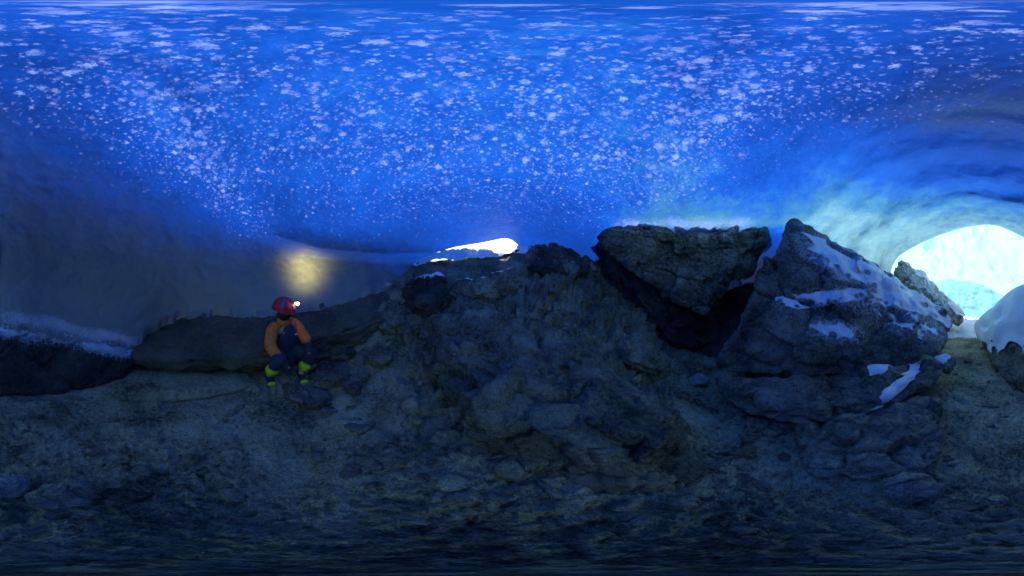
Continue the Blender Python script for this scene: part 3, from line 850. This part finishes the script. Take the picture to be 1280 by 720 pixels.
for k, (lab, ol) in enumerate([
        ('big angular boulder beside the climber\'s knee', [(384, 462), (398, 444), (420, 440), (438, 455), (436, 480), (412, 490), (390, 484)]),
        ('upright slab leaning between the climber\'s boulder and the mound', [(432, 478), (446, 458), (462, 462), (456, 486), (440, 500), (430, 496)]),
        ('flat rock the crouching climber leans over', [(352, 482), (372, 472), (398, 478), (420, 492), (412, 512), (372, 512), (350, 498)]),
        ('rough boulder up the slope behind the upright slab', [(452, 438), (470, 428), (492, 434), (496, 452), (476, 462), (456, 456)]),
        ('squat boulder between the smooth mud bank and the mound', [(400, 440), (415, 428), (440, 428), (450, 442), (436, 452), (410, 452)])]):
    mb('boulder', lab, ol, 0.17, 0.25, 50 + k, 'rock_blue' if k < 3 else 'rock', level=5, amp=0.035, cell=0.2, sink=0.03)

# --- climber side: ledge under the ice, smooth bank, foreground boulders
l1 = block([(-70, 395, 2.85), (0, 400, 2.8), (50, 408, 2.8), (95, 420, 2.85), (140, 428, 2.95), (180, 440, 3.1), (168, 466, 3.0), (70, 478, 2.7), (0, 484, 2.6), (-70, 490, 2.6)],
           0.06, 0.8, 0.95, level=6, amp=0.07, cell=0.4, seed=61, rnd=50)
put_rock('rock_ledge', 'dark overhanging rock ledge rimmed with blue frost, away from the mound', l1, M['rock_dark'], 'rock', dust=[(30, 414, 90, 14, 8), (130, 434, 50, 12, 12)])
l2 = block([(110, 440, 3.7), (170, 412, 4.0), (215, 388, 4.2), (262, 380, 4.3), (330, 378, 4.3), (400, 372, 4.3), (450, 360, 4.3), (498, 346, 4.4), (512, 385, 3.6), (480, 425, 3.3), (400, 445, 3.2), (320, 456, 3.15), (230, 459, 3.15), (180, 455, 3.2)],
           0.02, 0.7, 0.97, level=6, amp=0.085, cell=0.5, seed=62, rnd=60, crack=0.5)
put_rock('mud_bank', 'smooth brown mud coated bank under the ice behind the climber', l2, M['rock_smooth'], 'bank')
l3 = on_floor([(75, 492), (110, 470), (170, 456), (250, 454), (320, 460), (330, 485), (260, 500), (140, 503)], 0.10, 0.4, 0.03, level=6, amp=0.025, cell=0.4, seed=63, crack=0.3)
put_rock('rock_hump', 'long low earthy hump in front of the smooth bank', l3, M['ground'], 'rock')
f1_ = standing([(-40, 615), (-30, 597), (0, 589), (30, 594), (42, 606), (30, 622), (-5, 627)], 0.2, level=6, amp=0.03, cell=0.2, seed=65, bulge=0.06)
put_rock('boulder', 'pale flat topped boulder on the dirt floor', f1_, M['rock_pale'], 'boulder')
f2_ = standing([(32, 622), (55, 602), (85, 596), (115, 602), (127, 616), (112, 630), (65, 637)], 0.2, level=6, amp=0.035, cell=0.22, seed=66, bulge=0.05)
put_rock('boulder', 'bluish grey boulder next to the pale flat topped one', f2_, M['rock_mid'], 'boulder')

ice_roof()                                   # fitted on to the rocks it rests on

# ------------------------------------------------------------------ snow
snow_on('snow_patch', 'long snow cover running down the flank of the tall pointed rock', r1,
        [(1050, 325, 70, 22, 33), (1115, 365, 100, 38, 30), (1175, 392, 45, 18, 25)], 0.02, 1, 0.6, 0.24, 7, 0.8, rag=1.3, relax=2, streak=32)
snow_on('snow_patch', 'narrow band of snow on the face of the tall pointed rock', r1, [(1030, 372, 70, 12, -4)], 0.02, 2, 0.5, 0.1, 7, 0.6, rag=0.9, streak=-5)
snow_on('snow_patch', 'small lower snow scrap on the face of the tall pointed rock', r1, [(1045, 414, 34, 11, 16)], 0.02, 3, 0.5, 0.15, 8, 1.1, rag=0.9)
snow_on('snow_tongue', 'smooth tongue of snow spilling over the end of the ledge', r2, [(1118, 487, 50, 9, -42), (1145, 460, 12, 6, 0)], 0.06, 4, 0.3, 0.05, 6, 0.35)
snow_on('snow_patch', 'little snow patch on top of the rounded ledge', r2, [(1097, 462, 17, 7, -12)], 0.035, 5, 0.3, 0.0, 8, 0.4)
snow_on('snow_patch', 'cap of snow on the small boulder by the path', r5, [(1178, 448, 14, 6, -20)], 0.03, 6, 0.4, 0.1, 9, 0.4)
snow_on('snow_patch', 'snow clinging to the dark spur in the cave mouth', r6, [(1160, 345, 50, 9, 40), (1195, 385, 25, 8, 40)], 0.06, 7, 0.4, 0.05, 4, 1.0, rag=0.6)
snow_on('snow_bank', 'thick white snow on the rock bank across the path', r7, [(1290, 368, 115, 44, -22), (1218, 404, 30, 10, -10)], 0.08, 8, 0.3, -0.25, 4, 0.7, rag=0.6, relax=8)

snow_on('snow_patch', 'snow scraps spilling from the sunlit strip on to the dark block', b6, [(545, 340, 26, 9, -10)], 0.03, 21, 0.5, 0.1, 7, 1.0, rag=0.6)
snow_on('snow_patch', 'snow scraps spilling from the sunlit strip on to the broken ledge', b9, [(600, 340, 40, 8, -10), (632, 334, 18, 9, 0)], 0.03, 22, 0.5, 0.1, 7, 1.0, rag=0.6)

def path_snow():
    na_, nr_ = 90, 70
    U, Rr = np.meshgrid(np.linspace(1170, 1275, na_), np.linspace(4.9, 8.4, nr_), indexing='ij')
    a = np.radians((U.ravel() - 640) / 4); r = Rr.ravel()
    W = np.stack([np.sin(a) * r, np.cos(a) * r, np.zeros(len(r))], 1)
    W[:, 2] = [ground_z(x, y) for x, y in W[:, :2]]
    e = np.minimum.reduce([(U.ravel() - 1170) / 20, (1275 - U.ravel()) / 20, (r - 4.9) / 0.8, np.ones(len(r))])
    W[:, 2] += 0.16 * np.clip(e + 0.7 * fbm(W * 2.5, 4, 140) - 0.35, -0.3, 1) + 0.02 * fbm(W * 6, 3, 141)
    i, j = np.meshgrid(np.arange(na_ - 1), np.arange(nr_ - 1), indexing='ij')
    F = np.stack([i * nr_ + j, i * nr_ + j + 1, (i + 1) * nr_ + j + 1, (i + 1) * nr_ + j], -1).reshape(-1, 4)
    base = W.mean(0); base[2] = W[:, 2].min()
    o = link('snow_patch', mesh_np('snow_patch', W - base, F), M['snow']); o.location = base
    tag(o, 'snow drift across the path at the sill of the cave mouth', 'snow')
path_snow()

def sunlit_bank():
    """Snow outside the gap in the roof, above the crest of the mound."""
    nx, ny = 220, 60
    U, Vv = np.meshgrid(np.linspace(500, 690, nx), np.linspace(0, 1, ny), indexing='ij')
    y0 = np.interp(U, [500, 545, 570, 600, 640, 690], [340, 325, 324, 322, 318, 312])
    D = 4.35 + 3.9 * Vv
    py = y0 + (272 - y0) * Vv ** 0.7
    W = P(U.ravel(), py.ravel(), D.ravel())
    W[:, 2] += fbm(W * 3, 5, 70) * 0.12 + fbm(W * 12, 3, 71) * 0.03
    i, j = np.meshgrid(np.arange(nx - 1), np.arange(ny - 1), indexing='ij')
    F = np.stack([i * ny + j, (i + 1) * ny + j, (i + 1) * ny + j + 1, i * ny + j + 1], -1).reshape(-1, 4)
    base = W.mean(0); base[2] = W[:, 2].min()
    o = link('snow_bank', mesh_np('snow_bank', W - base, F), M['snow']); o.location = base
    tag(o, 'strip of sunlit snow along the crest of the mound under the ice edge', 'snow')
sunlit_bank()

# ------------------------------------------------------------------ gravel and stones
def stone_mesh(k, level):
    r2_ = np.random.default_rng(100 + k)
    U, F = ico(level)
    nn = r2_.normal(size=(11, 3)); nn /= np.linalg.norm(nn, axis=1)[:, None]
    dd = r2_.uniform(0.6, 1.0, 11)
    q = np.maximum(U @ nn.T, 1e-4) / dd
    V = U / ((q ** 9).sum(1) ** (1 / 9))[:, None]
    V = V * np.array([1.0, r2_.uniform(0.65, 0.95), r2_.uniform(0.45, 0.7)])
    if level > 2:
        V = V * (1 + 0.09 * fbm(V * 3 + k * 7, 4, 200 + k))[:, None]
    return V, F
variants = []
for k in range(10):
    V, F = stone_mesh(k, 3)
    variants.append(mesh_np('stone', V, F))
for k, me in enumerate(variants):
    me.materials.append(M['rock_blue' if k % 3 == 0 else ('rock' if k % 3 == 1 else 'ground')])

zones = [  # name of place, px range, py range, how many, size range
    ('loose grey stone on the dirt between the climber and the pale boulder', 130, 330, 505, 640, 46, .014, .05),
    ('loose stone on the scree below the climber\'s boulders', 400, 560, 470, 620, 44, .015, .055),
    ('loose stone at the foot of the mound', 560, 860, 600, 660, 40, .012, .05),
    ('stone lodged on the slope of the mound', 540, 800, 330, 560, 40, .02, .07),
    ('stone in the gully between the mound and the stepped ledges', 860, 990, 490, 620, 50, .015, .06),
    ('stone lying on the path to the cave mouth', 1185, 1260, 430, 640, 36, .015, .05),
    ('small stone on the trampled gravel round the middle of the floor', 0, 1440, 630, 690, 70, .006, .03),
    ('stone lying below the dark frosted ledge', 0, 130, 495, 590, 24, .015, .045),
]
for lab, x0, x1, y0, y1, n, s0, s1 in zones:
    for k in range(n):
        px, py = random.uniform(x0, x1), random.uniform(y0, y1)
        dist = gd(px, py)
        p = P(px, py, dist)
        s = (s0 + (s1 - s0) * random.random() ** 2.0) * 1.35
        o = link('stone', random.choice(variants))
        o.scale = (s, s, s * random.uniform(0.8, 1.1))
        o.rotation_euler = (random.uniform(-.35, .35), random.uniform(-.35, .35), random.uniform(0, 6.28))
        o.location = (p[0], p[1], ground_z(p[0], p[1]) + s * 0.22)
        tag(o, lab, 'stone', lab.replace('loose grey stone', 'stones').replace('loose stone', 'stones').replace('stone lying', 'stones').replace('stone', 'stones', 1).replace('stoness', 'stones'))

def gravel(name, label, n, seed, mat, s0, s1):
    random.seed(seed)
    base = [stone_mesh(40 + k, 1) for k in range(6)]
    VV, FF, off = [], [], 0
    for k in range(n):
        a = random.uniform(0, 2 * math.pi)
        r = 0.08 + 3.5 * random.random() ** 1.5
        x, y = r * math.sin(a), r * math.cos(a)
        px = (640 + 4 * math.degrees(a)) % 1440
        V, F = base[k % 6]
        s = random.uniform(s0, s1) * (0.7 + 0.25 * r)
        th = random.uniform(0, 6.28)
        c, sn = math.cos(th), math.sin(th)
        W = np.stack([V[:, 0] * c - V[:, 1] * sn, V[:, 0] * sn + V[:, 1] * c, V[:, 2]], 1) * s
        VV.append(W + np.array([x, y, ground_z(x, y) + s * 0.2])); FF.append(F + off); off += len(V)
    o = link(name, mesh_np(name, np.vstack(VV), np.vstack(FF)), M[mat])
    tag(o, label, 'gravel', kind='stuff')
gravel('gravel', 'fine dark gravel strewn over the dirt floor', 11000, 11, 'rock', 0.004, 0.014)
gravel('gravel', 'pale chips scattered among the dark gravel', 2200, 12, 'rock_pale', 0.002, 0.008)

def frost_fringe(name, label, paths, n, size, spread):
    """Ragged frost crystals growing where ice and rock meet."""
    VV, FF, off = [], [], 0
    for path in paths:
        a = np.array(path, float)
        seg = np.linspace(0, len(a) - 1, 400)
        line = np.stack([np.interp(seg, np.arange(len(a)), a[:, c]) for c in range(3)], 1)
        for k in range(n):
            q = line[random.randrange(400)]
            px = q[0] + random.gauss(0, 3); py = q[1] + random.gauss(0, spread) ; dd = q[2] + random.uniform(-0.05, 0.03)
            if perlin(np.array([[px * 0.06, py * 0.05, 3.3]]), 9)[0] < 0.02: continue
            c = P(px, py, dd)
            s = size * random.uniform(0.4, 1.3)
            m = random.randint(4, 7)
            nrm = Vector((random.gauss(0, 1), random.gauss(0, 1), random.gauss(0, 1))).normalized()
            u = nrm.orthogonal().normalized(); w = nrm.cross(u)
            VV.append(c + np.array(nrm) * s * 0.35); VV.append(c - np.array(nrm) * s * 0.35); 
            for t in range(2 * m):
                rr = s * (random.uniform(0.7, 1.2) if t % 2 == 0 else 0.35)
                an = math.pi * t / m
                VV.append(c + rr * (np.array(u) * math.cos(an) + np.array(w) * math.sin(an)))
            for t in range(2 * m):
                FF.append((off, off + 2 + t, off + 2 + (t + 1) % (2 * m))); FF.append((off + 1, off + 2 + (t + 1) % (2 * m), off + 2 + t))
            off += 2 + 2 * m
    if not VV: return
    o = link(name, mesh_np(name, np.array(VV), np.array(FF)), M['frost'])
    tag(o, label, 'frost', kind='stuff')
snow_on('frost', 'frost crust on the upper edge of the dark ledge', l1, [(30, 412, 80, 12, 8), (125, 434, 40, 7, 12), (162, 440, 12, 12, 0)], 0.02, 12, 0.3, 0.35, 9, 1.4, 'frost', 0.9)

# ------------------------------------------------------------------ climber
def climber():
    az = math.radians((355 - 640) / 4)
    r0 = 2.12
    gx, gy = r0 * math.sin(az), r0 * math.cos(az)
    gz = EYE + r0 * math.tan(math.radians((360 - 473) / 4))
    root = bpy.data.objects.new('person', None)
    COL.objects.link(root)
    root.location = (gx, gy, gz)
    root.rotation_euler = (0, 0, -az + R(22))           # local x: to the viewer's right, local y: away
    tag(root, 'person crouching in orange and navy jacket, red helmet with lit headlamp', 'person')

    orange = plain_mat('orange_fabric', (0.90, 0.21, 0.045), 0.75, 0.2, 40, 0.3)
    navy = plain_mat('navy_fabric', (0.035, 0.05, 0.09), 0.75, 0.25, 40, 0.3)
    black = plain_mat('black_fabric', (0.03, 0.032, 0.04), 0.8, 0.3, 40, 0.3)
    yellow = plain_mat('yellow_green_fabric', (0.62, 0.80, 0.02), 0.6, 0.15, 50, 0.2)
    red = plain_mat('red_shell', (0.50, 0.03, 0.05), 0.6, 0.15, 20, 0.05)
    blue = plain_mat('blue_shell', (0.13, 0.10, 0.24), 0.35, 0.15, 20, 0.05)
    skin = plain_mat('skin', (0.50, 0.30, 0.22), 0.6, 0.1, 40, 0.1)
    glass = plain_mat('goggle_lens', (0.015, 0.018, 0.03), 0.1, 0.1, 20, 0.0, 0.6)
    white = plain_mat('white_print', (0.75, 0.82, 0.88), 0.6, 0.05, 20, 0.0)
    grey = plain_mat('grey_plastic', (0.25, 0.25, 0.27), 0.5, 0.1, 20, 0.0)

    def skin_part(name, pts, radii, edges, mat, parent=root, root_i=0, sub=2, wrinkle=0.0, seed=0):
        me = bpy.data.meshes.new(name)
        me.from_pydata([tuple(p) for p in pts], edges, [])
        o = bpy.data.objects.new(name, me)
        COL.objects.link(o)
        sk = o.modifiers.new('skin', 'SKIN'); sk.use_smooth_shade = True
        for i, r in enumerate(radii):
            v = me.skin_vertices[0].data[i]
            v.radius = (r, r) if isinstance(r, (int, float)) else r
            v.use_root = (i == root_i)
        ss = o.modifiers.new('sub', 'SUBSURF'); ss.levels = sub; ss.render_levels = sub
        dg = bpy.context.evaluated_depsgraph_get()
        ev = o.evaluated_get(dg)
        nm = bpy.data.meshes.new_from_object(ev)
        bpy.data.objects.remove(o); bpy.data.meshes.remove(me)
        nm.name = name
        n = len(nm.vertices)
        co = np.zeros(n * 3, np.float32); nm.vertices.foreach_get('co', co)
        no = np.zeros(n * 3, np.float32); nm.vertices.foreach_get('normal', no)
        if wrinkle:
            c = co.reshape(-1, 3).astype(float)
            w = fbm(c * np.array([9, 9, 22]) + seed, 3, 500 + seed, 0.5, True)
            co = (c + no.reshape(-1, 3) * (w * wrinkle)[:, None]).astype(np.float32).ravel()
            nm.vertices.foreach_set('co', co)
        nm.polygons.foreach_set('use_smooth', np.ones(len(nm.polygons), bool))
        nm.update()
        return link(name, nm, mat, parent)

    # joints
    pel, sp, ch, nk = (.07, .22, .30), (.075, .17, .44), (.05, .09, .60), (.02, .03, .725)
    hd = (-.01, .0, .80)
    shL, elL, wrL, haL = (-.115, .06, .675), (-.185, -.02, .46), (-.075, -.19, .30), (-.04, -.24, .235)
    shR, elR, wrR, haR = (.20, .11, .68), (.295, .0, .49), (.235, -.17, .40), (.20, -.235, .365)
    hiL, knL, anL, toL = (-.02, .20, .28), (-.13, -.19, .36), (-.185, .0, .09), (-.20, -.17, .035)
    hiR, knR, anR, toR = (.16, .20, .28), (.31, -.13, .36), (.165, -.10, .10), (.13, -.26, .04)
    fdir = Vector((.50, -.80, -.30)).normalized()
    hc = Vector((-.025, -.035, .885))
    # whole body, one surface
    body_pts = [pel, sp, ch, nk, hd, tuple(hc), tuple(hc + Vector((0, 0, .075))),
                shL, elL, wrL, haL, shR, elR, wrR, haR, hiL, knL, anL, toL, hiR, knR, anR, toR]
    body_r = [.115, .105, .12, .05, .055, .088, .06, .055, .042, .03, .032, .055, .042, .03, .032, .085, .055, .04, .03, .085, .055, .04, .03]
    body_e = [(0, 1), (1, 2), (2, 3), (3, 4), (4, 5), (5, 6), (2, 7), (7, 8), (8, 9), (9, 10), (2, 11), (11, 12), (12, 13), (13, 14),
              (0, 15), (15, 16), (16, 17), (17, 18), (0, 19), (19, 20), (20, 21), (21, 22)]
    skin_part('body', body_pts, body_r, body_e, skin)
    # jacket trunk, sleeves and collar
    jk = skin_part('jacket', [pel, (.075, .185, .40), sp, ch, (.03, .05, .69), (-.06, .06, .67), (.14, .09, .675)], [.165, .165, .16, .165, .085, .08, .08],
                   [(0, 1), (1, 2), (2, 3), (3, 4), (3, 5), (3, 6)], navy, wrinkle=0.012, seed=1)
    def lerp(a, b, t): return tuple(a[k] + (b[k] - a[k]) * t for k in range(3))
    skin_part('sleeve', [(-.02, .04, .715), shL, lerp(shL, elL, .5), elL, lerp(elL, wrL, .5), wrL], [.06, .084, .078, .073, .064, .052],
              [(k, k + 1) for k in range(5)], orange, jk, wrinkle=0.02, seed=3)
    skin_part('sleeve', [(.06, .05, .72), shR, lerp(shR, elR, .5), elR, lerp(elR, wrR, .45)], [.06, .082, .076, .07, .056],
              [(k, k + 1) for k in range(4)], orange, jk, wrinkle=0.02, seed=4)
    skin_part('collar', [(.02, .05, .70), (.01, .03, .755), (.0, .01, .79)], [.10, .088, .078], [(0, 1), (1, 2)], orange, jk, wrinkle=0.008, seed=5)
    # trousers
    skin_part('trousers', [pel, hiL, lerp(hiL, knL, .5), knL, lerp(knL, anL, .6), hiR, lerp(hiR, knR, .5), knR, lerp(knR, anR, .6)],
              [.15, .115, .098, .082, .066, .115, .098, .082, .066], [(0, 1), (1, 2), (2, 3), (3, 4), (0, 5), (5, 6), (6, 7), (7, 8)], navy, wrinkle=0.012, seed=6)
    # boots with bright gaiters
    for an, kn, to, sd_ in ((anL, knL, toL, 1), (anR, knR, toR, 2)):
        bt = skin_part('boot', [lerp(an, kn, .18), (an[0], an[1] + .02, .055), lerp(an, to, .5), to], [.062, (.058, .055), (.055, .045), (.047, .036)], [(0, 1), (1, 2), (2, 3)], black)
        skin_part('gaiter', [lerp(an, kn, .10), lerp(an, kn, .30), lerp(an, kn, .50)], [.074, .08, .084], [(0, 1), (1, 2)], yellow, bt, wrinkle=0.006, seed=sd_)
        skin_part('toe_cap', [lerp(an, to, .80), lerp(an, to, 1.06)], [(.056, .042), (.048, .036)], [(0, 1)], yellow, bt)
        skin_part('strap', [lerp(an, kn, .24), lerp(an, kn, .30)], [.092, .092], [(0, 1)], black, bt)
    # gloves: palm, four fingers and a thumb each
    def glove(wr, ha, side, seed):
        w, h = Vector(wr), Vector(ha)
        f = (h - w).normalized()
        across = f.cross(Vector((0, 0, 1))).normalized() * side
        palm = f.cross(across).normalized()
        if palm.z > 0: palm = -palm
        pts = [w - f * .05, w, w + f * .055]; rad = [.05, .044, (.04, .034)]; ed = [(0, 1), (1, 2)]
        for k, (off, ln) in enumerate(((-.03, .062), (-.01, .072), (.011, .068), (.031, .054))):
            a = w + f * .085 + across * off
            b = a + f * ln * .5 + palm * .008
            c = b + f * ln * .32 + palm * .03
            i = len(pts)
            pts += [a, b, c]; rad += [.013, .0115, .010]; ed += [(2, i), (i, i + 1), (i + 1, i + 2)]
        i = len(pts)
        t0 = w + f * .03 - across * .042; t1 = t0 + f * .04 - across * .012 + palm * .015; t2 = t1 + f * .026 + palm * .018
        pts += [t0, t1, t2]; rad += [.015, .013, .011]; ed += [(1, i), (i, i + 1), (i + 1, i + 2)]
        skin_part('glove', [tuple(p) for p in pts], rad, ed, black, root, 1)
    glove(wrL, haL, 1, 1); glove(wrR, haR, -1, 2)
    skin_part('gauntlet', [lerp(elR, wrR, .35), wrR], [.062, .054], [(0, 1)], black, root)
    # face mask, goggles
    up = Vector((0, 0, 1)); side = fdir.cross(up).normalized(); fup = side.cross(fdir).normalized()
    def loc(a, b, c): return tuple(hc + fdir * a + side * b + fup * c)
    skin_part('face_mask', [loc(.0, 0, -.10), loc(.02, 0, -.05), loc(.015, 0, .0), loc(.06, 0, -.045), loc(.055, 0, -.085), loc(.085, 0, -.03)],
              [.075, .088, .092, .05, .045, .022], [(0, 1), (1, 2), (1, 3), (1, 4), (3, 5)], black)
    gg = skin_part('goggles', [loc(.072, -.062, .005), loc(.100, -.03, .005), loc(.106, 0, .002), loc(.100, .03, .005), loc(.072, .062, .005)], [.026, .03, .026, .03, .026], [(k, k + 1) for k in range(4)], grey)
    skin_part('lens', [loc(.088, -.055, .005), loc(.118, -.028, .005), loc(.122, 0, .003), loc(.118, .028, .005), loc(.088, .055, .005)], [(.018, .022)] * 5, [(k, k + 1) for k in range(4)], glass, gg)
    # helmet: domed shell with a brim, ridges and coloured panels
    def dome(name, mat, parent, r, az0=-180, az1=180, lo=-12, hi=90, thick=0.006, brim=True):
        na, nl = 48, 18
        V, F = [], []
        for i in range(na + 1):
            a = math.radians(az0 + (az1 - az0) * i / na)
            for j in range(nl + 1):
                l = math.radians(lo + (hi - lo) * j / nl)
                rr = r * (1 + 0.025 * math.cos(6 * a) * math.cos(l))
                if brim and j < 2: rr *= 1.05
                p = hc + fup * (.028 + 1.02 * rr * math.sin(l)) + (fdir * math.cos(a) * 1.12 + side * math.sin(a) * .98) * rr * math.cos(l)
                V.append(tuple(p))
        m = nl + 1
        for i in range(na):
            for j in range(nl):
                F.append((i * m + j, (i + 1) * m + j, (i + 1) * m + j + 1, i * m + j + 1))
        me = bpy.data.meshes.new(name); me.from_pydata(V, [], F)
        bm = bmesh.new(); bm.from_mesh(me)
        bmesh.ops.remove_doubles(bm, verts=bm.verts[:], dist=1e-5)
        bmesh.ops.recalc_face_normals(bm, faces=bm.faces[:])
        g = bmesh.ops.solidify(bm, geom=bm.faces[:], thickness=thick)
        bm.to_mesh(me); bm.free()
        me.polygons.foreach_set('use_smooth', np.ones(len(me.polygons), bool))
        return link(name, me, mat, parent)
    hel = dome('helmet', red, root, .128)
    for a0, a1, mt in ((-16, 12, blue), (58, 76, blue), (-80, -58, blue)):
        dome('panel', mt, hel, .1325, a0, a1, 14, 66, 0.004, False)
    # headlamp on the helmet front
    lp = Vector(loc(.125, -.012, .125))
    hlm = skin_part('headlamp', [tuple(lp - fdir * .03), tuple(lp)], [(.03, .024), (.03, .024)], [(0, 1)], grey, root)
    em, nt, bs, out = new_mat('headlamp_glow')
    bs.inputs['Base Color'].default_value = (1, .8, .4, 1)
    bs.inputs['Emission Color'].default_value = (1, .78, .38, 1); bs.inputs['Emission Strength'].default_value = 9
    bm = bmesh.new()
    bmesh.ops.create_uvsphere(bm, u_segments=16, v_segments=10, radius=.019)
    me = bpy.data.meshes.new('lens'); bm.to_mesh(me); bm.free()
    ln = link('lens', me, em, hlm)
    ln.location = lp + fdir * .026 + fup * .01
    # its beam, thrown up against the ice behind
    ld = bpy.data.lights.new('headlamp_beam', 'SPOT')
    ld.energy = 95; ld.color = (1, .80, .28); ld.spot_size = R(90); ld.spot_blend = 1.0; ld.shadow_soft_size = .02
    ld.use_nodes = True
    lt = ld.node_tree
    tcn = lt.nodes.new('ShaderNodeTexCoord'); sx = lt.nodes.new('ShaderNodeSeparateXYZ')
    lt.links.new(tcn.outputs['Normal'], sx.inputs[0])
    cz = math_n(lt, 'POWER', math_n(lt, 'ABSOLUTE', sx.outputs[2]), 34.0)
    lt.links.new(math_n(lt, 'MULTIPLY', cz, 1.0), lt.nodes['Emission'].inputs['Strength'])
    lo = bpy.data.objects.new('headlamp_beam', ld); COL.objects.link(lo)
    bpy.context.view_layer.update()
    wp = root.matrix_world @ (lp + Vector((.0, -.01, .06)))
    lo.location = wp
    tgt = Vector(P(384, 329, 3.5))
    lo.rotation_euler = (tgt - wp).to_track_quat('-Z', 'Y').to_euler()
    # badges on the chest, laid on the cloth
    from mathutils.bvhtree import BVHTree
    bv = BVHTree.FromPolygons([v.co.copy() for v in jk.data.vertices], [tuple(p.vertices) for p in jk.data.polygons])
    inv = root.matrix_world.inverted()
    eye = inv @ Vector((0, 0, EYE))
    for px, py, w, h, mat in ((370, 412.5, .018, .016, red), (370, 417.5, .030, .010, white), (354.5, 416, .014, .012, grey)):
        tp = inv @ Vector(P(px, py, 2.0))
        hit, nrm, idx, dist = bv.ray_cast(eye, (tp - eye).normalized())
        if hit is None: continue
        q = nrm.to_track_quat('Z', 'Y').to_matrix()
        bm = bmesh.new()
        bmesh.ops.create_cube(bm, size=1.0, matrix=Matrix.Translation(hit + nrm * .004) @ q.to_4x4() @ Matrix.Diagonal((w * 2, h * 2, .006, 1)))
        bmesh.ops.bevel(bm, geom=bm.edges[:], offset=.003, segments=2, affect='EDGES')
        me = bpy.data.meshes.new('badge'); bm.to_mesh(me); bm.free()
        link('badge', me, mat, jk)
climber()
